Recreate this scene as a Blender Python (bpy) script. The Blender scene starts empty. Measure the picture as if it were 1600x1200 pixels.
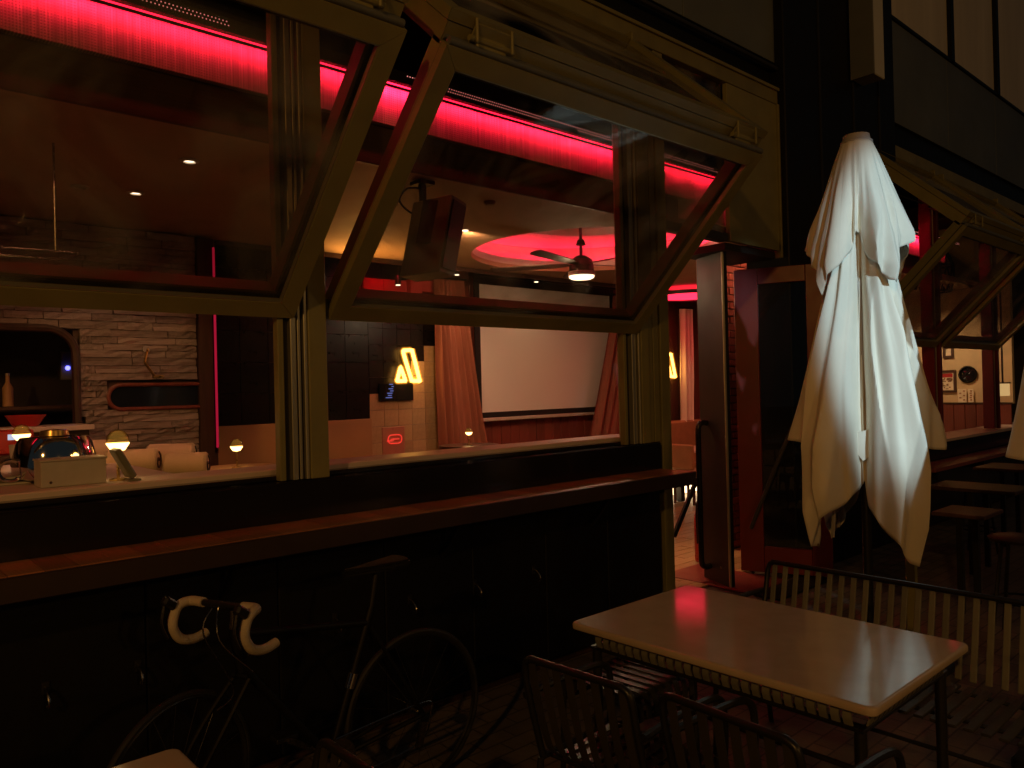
import bpy, bmesh, math, random
from mathutils import Vector, Matrix, noise
random.seed(7)
PI = math.pi
sc = bpy.context.scene
COL = sc.collection

# ------------------------------------------------------------------ camera
YAW, PITCH, ROLL, FPX = math.radians(48.0368), math.radians(0.30907), math.radians(-1.40805), 1200.46
_f = Vector((math.cos(YAW), math.sin(YAW), 0)); _r = Vector((math.sin(YAW), -math.cos(YAW), 0)); _u = Vector((0, 0, 1))
CF = _f * math.cos(PITCH) + _u * math.sin(PITCH)
_u2 = -_f * math.sin(PITCH) + _u * math.cos(PITCH)
CR = _r * math.cos(ROLL) + _u2 * math.sin(ROLL)
CU = -_r * math.sin(ROLL) + _u2 * math.cos(ROLL)
EYE = Vector((0, 0, 1.7))
cam = bpy.data.cameras.new('camera'); cam.lens = FPX / 1600 * 36; cam.sensor_width = 36; cam.sensor_fit = 'HORIZONTAL'
cam.clip_start = 0.05; cam.clip_end = 200
co = bpy.data.objects.new('camera', cam); COL.objects.link(co)
co.matrix_world = Matrix(((CR.x, CU.x, -CF.x, EYE.x), (CR.y, CU.y, -CF.y, EYE.y), (CR.z, CU.z, -CF.z, EYE.z), (0, 0, 0, 1)))
sc.camera = co

# ------------------------------------------------------------------ world, night sky
w = bpy.data.worlds.new('World'); sc.world = w; w.use_nodes = True
nt = w.node_tree; nt.nodes.clear()
wo = nt.nodes.new('ShaderNodeOutputWorld'); bg = nt.nodes.new('ShaderNodeBackground')
bg.inputs['Color'].default_value = (0.50, 0.60, 0.62, 1); bg.inputs['Strength'].default_value = 0.018
nt.links.new(bg.outputs[0], wo.inputs[0])

def lamp(name, kind, loc, energy, color, aim=None, size=0.1, angle=60, blend=0.3):
    l = bpy.data.lights.new(name, kind); l.energy = energy; l.color = color
    if kind in ('POINT', 'SPOT'): l.shadow_soft_size = size
    if kind == 'SPOT': l.spot_size = math.radians(angle); l.spot_blend = blend
    if kind == 'AREA': l.size = size
    o = bpy.data.objects.new(name, l); COL.objects.link(o); o.location = loc
    if aim is not None:
        o.rotation_euler = (Vector(aim) - Vector(loc)).to_track_quat('-Z', 'Y').to_euler()
    return o
SODIUM = (1.0, 0.47, 0.10)
WARM = (1.0, 0.52, 0.20)
# street lamps of the road behind the camera and a cool floodlight on the parasols
lamp('street_lamp_light', 'POINT', (-5.75, -2.6, 4.85), 520, SODIUM, size=0.12)
lamp('street_lamp_light', 'POINT', (9.0, -7.5, 5.5), 90, SODIUM, size=0.15)
lamp('street_lamp_light', 'POINT', (0.5, -9.5, 4.6), 260, SODIUM, size=0.15)
fl = lamp('flood_light', 'SPOT', (-0.6, -5.2, 4.5), 2700, (0.54, 0.83, 1.0), aim=(4.62, 1.86, 2.05), size=0.05, angle=14.2, blend=0.45); fl.scale = (0.42, 1, 1)   # an oval beam
lamp('flood_light', 'SPOT', (-0.9, -6.2, 4.5), 900, (0.72, 0.93, 1.0), aim=(4.1, 0.74, 1.8), size=0.05, angle=12, blend=0.4).scale = (0.5, 1, 1)

vs = sc.view_settings
vs.view_transform = 'Standard'; vs.look = 'None'; vs.exposure = 0; vs.gamma = 1; vs.use_curve_mapping = False
sc.cycles.max_bounces = 8; sc.cycles.transparent_max_bounces = 24; sc.cycles.diffuse_bounces = 4; sc.cycles.glossy_bounces = 4
sc.cycles.sample_clamp_indirect = 3.0
sc.cycles.use_denoising = True
sc.cycles.caustics_reflective = False; sc.cycles.caustics_refractive = False

# ------------------------------------------------------------------ rays: where the line of sight meets a plane of the place
def ray(x, y): return CF + CR * ((x - 800) / FPX) - CU * ((y - 600) / FPX)
def atY(x, y, Y): d = ray(x, y); return EYE + d * (Y / d.y)
def atX(x, y, X): d = ray(x, y); return EYE + d * (X / d.x)
def atZ(x, y, Z): d = ray(x, y); return EYE + d * ((Z - 1.7) / d.z)

# ------------------------------------------------------------------ materials
def nodes(name):
    m = bpy.data.materials.new(name); m.use_nodes = True
    return m, m.node_tree, m.node_tree.nodes['Principled BSDF']
def mat(name, c, rough=0.5, metal=0.0, var=0.25, scale=6.0, bump=0.0, bscale=60.0, stretch=(1, 1, 1), spec=None, coat=0.0, rvar=0.12):
    m, t, b = nodes(name)
    tc = t.nodes.new('ShaderNodeTexCoord'); mp = t.nodes.new('ShaderNodeMapping'); mp.inputs['Scale'].default_value = stretch
    t.links.new(tc.outputs['Object'], mp.inputs[0])
    n = t.nodes.new('ShaderNodeTexNoise'); n.inputs['Scale'].default_value = scale; n.inputs['Detail'].default_value = 6
    t.links.new(mp.outputs[0], n.inputs['Vector'])
    oi = t.nodes.new('ShaderNodeObjectInfo')
    ad = t.nodes.new('ShaderNodeMath'); ad.operation = 'MULTIPLY_ADD'; ad.inputs[1].default_value = 0.5
    t.links.new(oi.outputs['Random'], ad.inputs[0]); t.links.new(n.outputs['Fac'], ad.inputs[2])
    r = t.nodes.new('ShaderNodeValToRGB')
    r.color_ramp.elements[0].position = 0.3; r.color_ramp.elements[1].position = 1.15 if False else 1.0
    r.color_ramp.elements[0].color = tuple(max(0, x * (1 - var)) for x in c) + (1,)
    r.color_ramp.elements[1].color = tuple(min(1, x * (1 + var)) for x in c) + (1,)
    t.links.new(ad.outputs[0], r.inputs[0]); t.links.new(r.outputs[0], b.inputs['Base Color'])
    b.inputs['Metallic'].default_value = metal
    if spec is not None: b.inputs['Specular IOR Level'].default_value = spec
    if coat: b.inputs['Coat Weight'].default_value = coat
    mr = t.nodes.new('ShaderNodeMapRange'); mr.inputs['To Min'].default_value = max(0.02, rough - rvar); mr.inputs['To Max'].default_value = min(1, rough + rvar)
    n2 = t.nodes.new('ShaderNodeTexNoise'); n2.inputs['Scale'].default_value = scale * 2.3; n2.inputs['Detail'].default_value = 4
    t.links.new(mp.outputs[0], n2.inputs['Vector']); t.links.new(n2.outputs['Fac'], mr.inputs[0]); t.links.new(mr.outputs[0], b.inputs['Roughness'])
    if bump:
        n3 = t.nodes.new('ShaderNodeTexNoise'); n3.inputs['Scale'].default_value = bscale; n3.inputs['Detail'].default_value = 5
        t.links.new(mp.outputs[0], n3.inputs['Vector'])
        bp = t.nodes.new('ShaderNodeBump'); bp.inputs['Strength'].default_value = bump; bp.inputs['Distance'].default_value = 0.01
        t.links.new(n3.outputs['Fac'], bp.inputs['Height']); t.links.new(bp.outputs[0], b.inputs['Normal'])
    return m
def emit(name, c, s):
    m = bpy.data.materials.new(name); m.use_nodes = True; t = m.node_tree; t.nodes.clear()
    o = t.nodes.new('ShaderNodeOutputMaterial'); e = t.nodes.new('ShaderNodeEmission')
    e.inputs[0].default_value = tuple(c) + (1,); e.inputs[1].default_value = s; t.links.new(e.outputs[0], o.inputs[0]); return m
def glass(name, tint, ior=1.5, rough=0.0, painted_haze=0.0):
    m = bpy.data.materials.new(name); m.use_nodes = True; t = m.node_tree; t.nodes.clear()
    o = t.nodes.new('ShaderNodeOutputMaterial'); mx = t.nodes.new('ShaderNodeMixShader'); tr = t.nodes.new('ShaderNodeBsdfTransparent')
    gl = t.nodes.new('ShaderNodeBsdfGlossy'); lw = t.nodes.new('ShaderNodeLayerWeight'); lw.inputs['Blend'].default_value = 0.5
    pw = t.nodes.new('ShaderNodeMath'); pw.operation = 'POWER'; pw.inputs[1].default_value = 5.0; t.links.new(lw.outputs['Facing'], pw.inputs[0])
    fr = t.nodes.new('ShaderNodeMath'); fr.operation = 'MULTIPLY_ADD'; fr.inputs[1].default_value = 0.96; fr.inputs[2].default_value = 0.04; t.links.new(pw.outputs[0], fr.inputs[0])
    tr.inputs[0].default_value = tuple(tint) + (1,); gl.inputs['Roughness'].default_value = rough
    t.links.new(fr.outputs[0], mx.inputs[0]); t.links.new(tr.outputs[0], mx.inputs[1]); t.links.new(gl.outputs[0], mx.inputs[2])
    last = mx
    if painted_haze:   # smoky street reflections painted as a patchy diffuse veil
        df = t.nodes.new('ShaderNodeBsdfDiffuse'); df.inputs[0].default_value = (0.6, 0.6, 0.58, 1)
        n = t.nodes.new('ShaderNodeTexNoise'); n.inputs['Scale'].default_value = 1.3; n.inputs['Detail'].default_value = 7; n.inputs['Distortion'].default_value = 1.4
        tc = t.nodes.new('ShaderNodeTexCoord'); t.links.new(tc.outputs['Object'], n.inputs['Vector'])
        mr = t.nodes.new('ShaderNodeMapRange'); mr.inputs['From Min'].default_value = 0.42; mr.inputs['From Max'].default_value = 0.8
        mr.inputs['To Min'].default_value = 0.0; mr.inputs['To Max'].default_value = painted_haze
        t.links.new(n.outputs['Fac'], mr.inputs[0])
        m2 = t.nodes.new('ShaderNodeMixShader'); t.links.new(mr.outputs[0], m2.inputs[0]); t.links.new(mx.outputs[0], m2.inputs[1]); t.links.new(df.outputs[0], m2.inputs[2]); last = m2
    t.links.new(last.outputs[0], o.inputs[0]); return m

M = {}
M['olive'] = mat('olive_paint', (0.205, 0.182, 0.066), 0.42, var=0.24, scale=5.0, bump=0.05, bscale=180)
M['seal'] = mat('black_rubber', (0.012, 0.012, 0.012), 0.6, var=0.2)
M['greyseal'] = mat('grey_weather_strip', (0.10, 0.105, 0.10), 0.5, var=0.2)
M['alu'] = mat('brushed_aluminium', (0.42, 0.40, 0.30), 0.36, metal=0.75, var=0.12, scale=2, stretch=(1, 1, 0.2))
M['pane'] = glass('sash_glass', (0.80, 0.765, 0.73), painted_haze=0.34)
M['clear'] = glass('clear_glass', (0.93, 0.93, 0.93))
M['dark_glass'] = mat('dark_glass', (0.012, 0.013, 0.016), 0.08, var=0.1, rvar=0.03)
M['black'] = mat('black_paint', (0.0040, 0.0036, 0.0034), 0.5, var=0.3, scale=4, bump=0.08, bscale=90, spec=0.25)
M['black_gloss'] = mat('black_gloss_paint', (0.010, 0.008, 0.008), 0.17, var=0.3, scale=4, bump=0.03, bscale=40, rvar=0.08)
M['blackmetal'] = mat('black_powder_coat', (0.010, 0.009, 0.008), 0.36, var=0.25, scale=20, bump=0.06, bscale=250)
M['bronze'] = mat('dark_bronze_door', (0.030, 0.024, 0.020), 0.55, metal=0.0, var=0.15, scale=3, bump=0.04, bscale=120)
M['redpaint'] = mat('oxblood_paint', (0.14, 0.012, 0.009), 0.4, var=0.15, scale=3, bump=0.04, bscale=120)
M['teal'] = mat('teal_grey_cladding', (0.11, 0.125, 0.135), 0.5, var=0.25, scale=1.4, bump=0.03, bscale=60)
M['greywin'] = mat('grey_blind', (0.62, 0.58, 0.52), 0.6, var=0.18, scale=1.2, stretch=(3, 1, 0.3))
def paving():
    m = M['concrete']; t = m.node_tree; b = t.nodes['Principled BSDF']
    tc = t.nodes.new('ShaderNodeTexCoord'); bk_ = t.nodes.new('ShaderNodeTexBrick'); t.links.new(tc.outputs['Object'], bk_.inputs['Vector'])
    bk_.inputs['Scale'].default_value = 2.4; bk_.inputs['Mortar Size'].default_value = 0.012; bk_.inputs['Color1'].default_value = (1, 1, 1, 1); bk_.inputs['Color2'].default_value = (0.7, 0.68, 0.66, 1); bk_.inputs['Mortar'].default_value = (0.3, 0.3, 0.3, 1)
    old = b.inputs['Base Color'].links[0].from_socket; mx = t.nodes.new('ShaderNodeMixRGB'); mx.blend_type = 'MULTIPLY'; mx.inputs[0].default_value = 1
    t.links.new(old, mx.inputs[1]); t.links.new(bk_.outputs['Color'], mx.inputs[2]); t.links.new(mx.outputs[0], b.inputs['Base Color'])
M['lightbox'] = mat('pale_acrylic', (0.60, 0.60, 0.54), 0.35, var=0.08, scale=2)
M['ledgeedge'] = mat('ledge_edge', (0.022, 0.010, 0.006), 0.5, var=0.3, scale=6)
M['wood'] = mat('ledge_hardwood', (0.33, 0.125, 0.048), 0.38, var=0.4, scale=9, stretch=(5, 0.6, 1), bump=0.12, bscale=30)
M['floorwood'] = mat('floor_oak', (0.27, 0.15, 0.065), 0.35, var=0.35, scale=7, stretch=(1, 8, 1), bump=0.1, bscale=20)
M['darkwood'] = mat('dark_wood', (0.055, 0.026, 0.016), 0.45, var=0.4, scale=5, stretch=(6, 6, 0.5), bump=0.08, bscale=20)
M['redwood'] = mat('red_stained_wood', (0.17, 0.045, 0.030), 0.42, var=0.35, scale=5, stretch=(6, 6, 0.4), bump=0.08, bscale=20)
M['ceil'] = mat('ceiling_plaster', (0.42, 0.28, 0.17), 0.75, var=0.22, scale=1.3, bump=0.12, bscale=14)
M['covepaint'] = mat('white_plaster', (0.75, 0.70, 0.68), 0.7, var=0.04, scale=2)
M['bulkwood'] = mat('bulkhead_veneer', (0.07, 0.040, 0.022), 0.5, var=0.35, scale=8, stretch=(0.5, 1, 12), bump=0.1, bscale=18)
M['dark'] = mat('dark_soffit', (0.020, 0.014, 0.011), 0.7, var=0.3, scale=2)
M['stone'] = mat('split_face_stone', (0.36, 0.285, 0.25), 0.85, var=0.38, scale=5, bump=0.9, bscale=26)
M['mortar'] = mat('stone_backing', (0.15, 0.105, 0.085), 0.9, var=0.3)
M['brick'] = mat('red_brick', (0.28, 0.10, 0.065), 0.85, var=0.35, scale=8, bump=0.5, bscale=50)
M['tileblack'] = mat('black_glazed_tile', (0.009, 0.007, 0.006), 0.30, var=0.3, scale=2, bump=0.04, bscale=9, rvar=0.1, spec=0.25)
M['tilebeige'] = mat('beige_tile', (0.48, 0.33, 0.18), 0.3, var=0.14, scale=4, bump=0.05, bscale=20)
M['tan'] = mat('tan_panel', (0.45, 0.26, 0.12), 0.5, var=0.12, scale=3)
M['screen'] = mat('matt_screen_fabric', (0.80, 0.76, 0.72), 0.9, var=0.03, scale=1)
M['velvet'] = mat('rust_velvet', (0.25, 0.085, 0.05), 0.8, var=0.3, scale=4, stretch=(8, 8, 0.3), bump=0.15, bscale=60)
M['cream'] = mat('cream_upholstery', (0.66, 0.50, 0.30), 0.8, var=0.15, scale=6, bump=0.2, bscale=120)
M['whitecounter'] = mat('pale_stone_counter', (0.62, 0.50, 0.44), 0.35, var=0.12, scale=5)
M['whitebox'] = mat('scuffed_white_box', (0.55, 0.50, 0.44), 0.5, var=0.2, scale=9, bump=0.05)
M['chrome'] = mat('polished_chrome', (0.75, 0.73, 0.72), 0.06, metal=1.0, var=0.05, rvar=0.02)
M['brass'] = mat('aged_brass', (0.55, 0.38, 0.14), 0.3, metal=0.9, var=0.2, scale=12)
M['blackplastic'] = mat('black_plastic', (0.17, 0.165, 0.11), 0.5, var=0.2, scale=5, bump=0.06, bscale=200)
M['canvas'] = mat('cream_canvas', (0.76, 0.68, 0.55), 0.9, var=0.11, scale=3, bump=0.12, bscale=320)
M['greycap'] = mat('grey_cap', (0.40, 0.36, 0.33), 0.6, var=0.1)
M['tabletop'] = mat('pale_terrazzo_top', (0.46, 0.36, 0.265), 0.10, var=0.12, scale=9, rvar=0.05, spec=0.5)
M['blackslat'] = mat('black_slat', (0.035, 0.030, 0.020), 0.36, var=0.2, scale=20, bump=0.05, bscale=240)
M['slat'] = mat('olive_slat', (0.155, 0.148, 0.118), 0.38, var=0.2, scale=20, bump=0.05, bscale=240)
M['tape'] = mat('white_bar_tape', (0.48, 0.40, 0.30), 0.7, var=0.15, scale=30, bump=0.3, bscale=160)
M['tyre'] = mat('tyre_rubber', (0.012, 0.011, 0.010), 0.6, var=0.25, scale=30)
M['steel'] = mat('bike_steel', (0.30, 0.28, 0.26), 0.25, metal=1.0, var=0.1, scale=30)
M['extred'] = mat('extinguisher_red', (0.42, 0.02, 0.015), 0.3, var=0.1)
M['redfelt'] = mat('red_acoustic_felt', (0.50, 0.04, 0.04), 0.85, var=0.2, scale=5, bump=0.1)
M['paper'] = mat('printed_paper', (0.72, 0.62, 0.46), 0.7, var=0.35, scale=14)
M['leather'] = mat('tan_leather', (0.38, 0.19, 0.09), 0.45, var=0.2, scale=6, bump=0.08, bscale=90)
LEDC = (1.0, 0.011, 0.046)
M['led'] = emit('red_led', LEDC, 6.0)
M['ledcove'] = emit('red_cove_led', (1.0, 0.014, 0.055), 50.0)
M['leddot'] = emit('led_dot', (1.0, 0.30, 0.26), 1.2)
M['redtube'] = emit('red_tube', (1.0, 0.02, 0.08), 0.33)
M['neon'] = emit('yellow_neon', (1.0, 0.46, 0.085), 5.5)
def halo(name, c, s_):
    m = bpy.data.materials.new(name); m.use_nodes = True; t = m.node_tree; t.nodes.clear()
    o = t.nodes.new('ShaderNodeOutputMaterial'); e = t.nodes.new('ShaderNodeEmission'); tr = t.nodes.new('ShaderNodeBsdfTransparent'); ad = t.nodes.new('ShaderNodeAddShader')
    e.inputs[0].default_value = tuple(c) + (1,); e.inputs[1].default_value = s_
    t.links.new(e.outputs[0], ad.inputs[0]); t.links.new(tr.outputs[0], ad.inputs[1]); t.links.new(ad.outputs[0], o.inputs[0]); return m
M['halo'] = halo('neon_halo', (1.0, 0.36, 0.02), 0.30)  # glow around the neon, imitated by an added emissive shell
M['redneon'] = emit('red_neon', (1.0, 0.06, 0.035), 0.9)
M['warmglow'] = emit('warm_lamp_glow', (1.0, 0.62, 0.20), 5.0)
M['fanglow'] = emit('fan_light', (1.0, 0.80, 0.50), 6.0)
M['spotglow'] = emit('spot_glow', (1.0, 0.80, 0.55), 5.0)
M['blueglow'] = emit('blue_indicator', (0.10, 0.10, 1.0), 6.0)
M['screenblue'] = emit('display_text', (0.25, 0.30, 0.85), 0.45)
M['underglow'] = emit('under_bench_glow', (1.0, 0.70, 0.38), 5.0)
M['amber'] = glass('amber_glass', (0.75, 0.60, 0.28), rough=0.05)
M['acrylic'] = mat('pink_acrylic', (0.55, 0.22, 0.16), 0.3, var=0.05)

def perforated(name, c, hole, pitch):
    m, t, b = nodes(name)
    tc = t.nodes.new('ShaderNodeTexCoord'); sp = t.nodes.new('ShaderNodeSeparateXYZ'); t.links.new(tc.outputs['Object'], sp.inputs[0])
    def mth(op, a, bb=None):
        n = t.nodes.new('ShaderNodeMath'); n.operation = op
        for i, v in enumerate((a, bb)):
            if v is None: continue
            if isinstance(v, (int, float)): n.inputs[i].default_value = v
            else: t.links.new(v, n.inputs[i])
        return n.outputs[0]
    fx = mth('SUBTRACT', mth('FRACT', mth('DIVIDE', sp.outputs['X'], pitch)), 0.5)
    fz = mth('SUBTRACT', mth('FRACT', mth('DIVIDE', sp.outputs['Z'], pitch)), 0.5)
    d = mth('SQRT', mth('ADD', mth('MULTIPLY', fx, fx), mth('MULTIPLY', fz, fz)))
    msk = mth('LESS_THAN', d, 0.27)
    n = t.nodes.new('ShaderNodeTexNoise'); n.inputs['Scale'].default_value = 9
    mp = t.nodes.new('ShaderNodeMapping'); mp.inputs['Scale'].default_value = (9, 1, 0.12); t.links.new(tc.outputs['Object'], mp.inputs[0]); t.links.new(mp.outputs[0], n.inputs['Vector'])
    rp = t.nodes.new('ShaderNodeValToRGB'); rp.color_ramp.elements[0].position = 0.3; rp.color_ramp.elements[1].position = 0.7
    rp.color_ramp.elements[0].color = tuple(x * 0.55 for x in c) + (1,); rp.color_ramp.elements[1].color = tuple(c) + (1,); t.links.new(n.outputs['Fac'], rp.inputs[0])
    mx = t.nodes.new('ShaderNodeMixRGB'); t.links.new(msk, mx.inputs[0]); t.links.new(rp.outputs[0], mx.inputs[1]); mx.inputs[2].default_value = tuple(hole) + (1,)
    t.links.new(mx.outputs[0], b.inputs['Base Color']); b.inputs['Roughness'].default_value = 0.6
    return m
M['perf'] = perforated('perforated_metal', (0.60, 0.52, 0.50), (0.27, 0.20, 0.20), 0.0135)

M['concrete'] = mat('dark_paving', (0.105, 0.080, 0.062), 0.62, var=0.4, scale=3, bump=0.3, bscale=35)
paving()
# ------------------------------------------------------------------ mesh helpers
ORG = {}
def NB(): return bmesh.new()
def thing(name, label, cat, loc=(0, 0, 0), group=None):
    o = bpy.data.objects.new(name, None); o.empty_display_size = 0.1; COL.objects.link(o); o.location = loc
    o['label'] = label; o['category'] = cat
    if group: o['group'] = group
    ORG[o.name] = Vector(loc); return o
def part(name, bm, m, parent=None, label=None, kind=None, smooth=False, cat=None, group=None, org=None):
    L = ORG[parent.name] if parent is not None else Vector(org) if org is not None else Vector((0, 0, 0))
    bmesh.ops.recalc_face_normals(bm, faces=bm.faces)
    if L.length > 0: bmesh.ops.translate(bm, verts=bm.verts, vec=-L)
    me = bpy.data.meshes.new(name); bm.to_mesh(me); bm.free()
    if smooth:
        me.polygons.foreach_set('use_smooth', [True] * len(me.polygons))
        me.set_sharp_from_angle(angle=math.radians(38))
    me.materials.append(m)
    o = bpy.data.objects.new(name, me); COL.objects.link(o)
    if parent is not None: o.parent = parent
    else: o.location = L
    ORG[o.name] = L
    if label: o['label'] = label
    if cat: o['category'] = cat
    if group: o['group'] = group
    if kind: o['kind'] = kind
    return o
def piece(name, me, parent, loc, rot=(0, 0, 0), scale=(1, 1, 1)):     # shares mesh data; loc in world, parent unrotated
    o = bpy.data.objects.new(name, me); COL.objects.link(o); o.parent = parent
    o.location = Vector(loc) - ORG[parent.name]; o.rotation_euler = rot; o.scale = scale; return o
def meshof(name, bm, m, smooth=False):
    bmesh.ops.recalc_face_normals(bm, faces=bm.faces)
    me = bpy.data.meshes.new(name); bm.to_mesh(me); bm.free(); me.materials.append(m)
    if smooth: me.polygons.foreach_set('use_smooth', [True] * len(me.polygons)); me.set_sharp_from_angle(angle=math.radians(38))
    return me
def struct(name, bm, m, parent=None):
    o = part(name, bm, m, parent)
    if parent is None: o['kind'] = 'structure'
    return o
def copytree(o, parent=None):
    c = o.copy(); COL.objects.link(c)
    if parent is not None: c.parent = parent
    for ch in list(o.children): copytree(ch, c)
    return c
def frame_box(bm, O, U, V, N, u0, u1, v0, v1, n0, n1, bev=0.0):
    vs_ = []
    for (a, b, c) in ((u0, v0, n0), (u1, v0, n0), (u1, v1, n0), (u0, v1, n0), (u0, v0, n1), (u1, v0, n1), (u1, v1, n1), (u0, v1, n1)):
        vs_.append(bm.verts.new(O + U * a + V * b + N * c))
    fs = [bm.faces.new([vs_[i] for i in q]) for q in ((3, 2, 1, 0), (4, 5, 6, 7), (0, 1, 5, 4), (1, 2, 6, 5), (2, 3, 7, 6), (3, 0, 4, 7))]
    if bev:
        es = set(e for f in fs for e in f.edges)
        bmesh.ops.bevel(bm, geom=list(es), offset=bev, segments=1, affect='EDGES', profile=0.5)
EX, EY, EZ = Vector((1, 0, 0)), Vector((0, 1, 0)), Vector((0, 0, 1))
O0 = Vector((0, 0, 0))
def box(bm, x0, x1, y0, y1, z0, z1, bev=0.0): frame_box(bm, O0, EX, EY, EZ, x0, x1, y0, y1, z0, z1, bev)
def obox(bm, p0, p1, w, h, up=(0, 0, 1), bev=0.0):
    p0, p1 = Vector(p0), Vector(p1); d = p1 - p0; L = d.length; d.normalize(); up = Vector(up)
    s = d.cross(up).normalized(); u = s.cross(d).normalized()
    frame_box(bm, p0, d, s, u, 0, L, -w / 2, w / 2, -h / 2, h / 2, bev)
def tube(bm, pts, r, seg=8, closed=False, cap=True):
    pts = [Vector(p) for p in pts]; n = len(pts); rings = []
    def tang(i):
        if closed: return (pts[(i + 1) % n] - pts[i - 1]).normalized()
        return (pts[min(i + 1, n - 1)] - pts[max(i - 1, 0)]).normalized()
    t0 = tang(0); a = t0.orthogonal().normalized()
    for i in range(n):
        t = tang(i); a = (a - t * a.dot(t))
        if a.length < 1e-6: a = t.orthogonal()
        a.normalize(); b = t.cross(a)
        rr = r[i] if isinstance(r, (list, tuple)) else r
        rings.append([bm.verts.new(pts[i] + a * (rr * math.cos(2 * PI * k / seg)) + b * (rr * math.sin(2 * PI * k / seg))) for k in range(seg)])
    m = n if closed else n - 1
    for i in range(m):
        A, B = rings[i], rings[(i + 1) % n]
        for k in range(seg): bm.faces.new((A[k], A[(k + 1) % seg], B[(k + 1) % seg], B[k]))
    if cap and not closed:
        bm.faces.new(rings[0][::-1]); bm.faces.new(rings[-1])
def lathe(bm, prof, c=(0, 0, 0), seg=24, X=EX, Y=EY, Z=EZ):
    c = Vector(c); rings = []
    for (r, z) in prof:
        if r < 1e-6: rings.append([bm.verts.new(c + Z * z)])
        else: rings.append([bm.verts.new(c + X * (r * math.cos(2 * PI * k / seg)) + Y * (r * math.sin(2 * PI * k / seg)) + Z * z) for k in range(seg)])
    for A, B in zip(rings, rings[1:]):
        for k in range(seg):
            k2 = (k + 1) % seg
            if len(A) == 1 and len(B) == 1: continue
            if len(A) == 1: bm.faces.new((A[0], B[k2], B[k]))
            elif len(B) == 1: bm.faces.new((A[k], A[k2], B[0]))
            else: bm.faces.new((A[k], A[k2], B[k2], B[k]))
def prism(bm, poly, N, h):     # poly: 3-D points in a plane, pushed along N by h
    a = [bm.verts.new(Vector(p)) for p in poly]; b = [bm.verts.new(Vector(p) + Vector(N) * h) for p in poly]
    bm.faces.new(a[::-1]); bm.faces.new(b); n = len(a)
    for i in range(n): bm.faces.new((a[i], a[(i + 1) % n], b[(i + 1) % n], b[i]))
def smoothpath(pts, n=6):
    pts = [Vector(p) for p in pts]; out = []
    P = [pts[0]] + pts + [pts[-1]]
    for i in range(1, len(P) - 2):
        for k in range(n):
            t = k / n; p0, p1, p2, p3 = P[i - 1:i + 3]
            out.append(0.5 * ((2 * p1) + (p2 - p0) * t + (2 * p0 - 5 * p1 + 4 * p2 - p3) * t * t + (3 * p1 - p0 - 3 * p2 + p3) * t ** 3))
    out.append(pts[-1]); return out
def lerp(a, b, t): return a + (b - a) * t
def interp(x, tab):
    if x <= tab[0][0]: return tab[0][1]
    for (a, va), (b, vb) in zip(tab, tab[1:]):
        if x <= b: return lerp(va, vb, (x - a) / (b - a))
    return tab[-1][1]

# ================================================================== STRUCTURE
bm = NB(); box(bm, -40, 60, -60, 3.36, -0.3, 0.0); struct('pavement', bm, M['concrete'])
bm = NB(); box(bm, -6, 15, 3.40, 8.2, -0.3, 0.001); struct('interior_floor', bm, M['darkwood'])
ifl = bpy.data.objects['interior_floor']
bm = NB(); frame_box(bm, O0, EX, EY, EZ, 0, 1, 0, 1, 0, 1, 0.02); plank = meshof('floor_plank', bm, M['floorwood'])
yy = 3.72; row = 0
while yy < 7.4:
    x = 5.0 - 0.37 * (row % 3)
    while x < 10.6:
        L = 1.18
        if x + L > 5.05: piece('plank', plank, ifl, (x, yy, 0.002), (0, 0, 0), (L - 0.004, 0.116, 0.014 + random.random() * 0.002))
        x += L
    yy += 0.12; row += 1

# interior shell
bm = NB(); box(bm, -6, 15, 7.75, 8.0, 0, 4.6); struct('wall_back', bm, M['dark'])
bm = NB(); box(bm, -6.2, -6, 3.4, 8.0, 0, 4.6); struct('wall_left', bm, M['dark'])
bm = NB(); box(bm, 14.1, 14.3, 3.4, 8.0, 0, 4.6); struct('wall_right', bm, M['dark'])
bm = NB(); box(bm, -6, 15, 3.56, 8.0, 4.6, 4.8); struct('roof_slab', bm, M['dark'])
# dropped ceiling with a round cove
ZC = 3.08; CX, CY, CRAD = 5.95, 5.30, 1.27
bm = NB(); nseg = 96; X0, X1, Y0, Y1 = -6.0, 14.0, 3.966, 6.80
inner = [bm.verts.new((CX + CRAD * math.cos(2 * PI * k / nseg), CY + CRAD * math.sin(2 * PI * k / nseg), ZC)) for k in range(nseg)]
def torect(a):
    dx, dy = math.cos(a), math.sin(a); t = 1e9
    if dx > 1e-9: t = min(t, (X1 - CX) / dx)
    if dx < -1e-9: t = min(t, (X0 - CX) / dx)
    if dy > 1e-9: t = min(t, (Y1 - CY) / dy)
    if dy < -1e-9: t = min(t, (Y0 - CY) / dy)
    return (CX + dx * t, CY + dy * t)
outer = [bm.verts.new(torect(2 * PI * k / nseg) + (ZC,)) for k in range(nseg)]
for k in range(nseg): bm.faces.new((inner[k], outer[k], outer[(k + 1) % nseg], inner[(k + 1) % nseg]))
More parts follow.
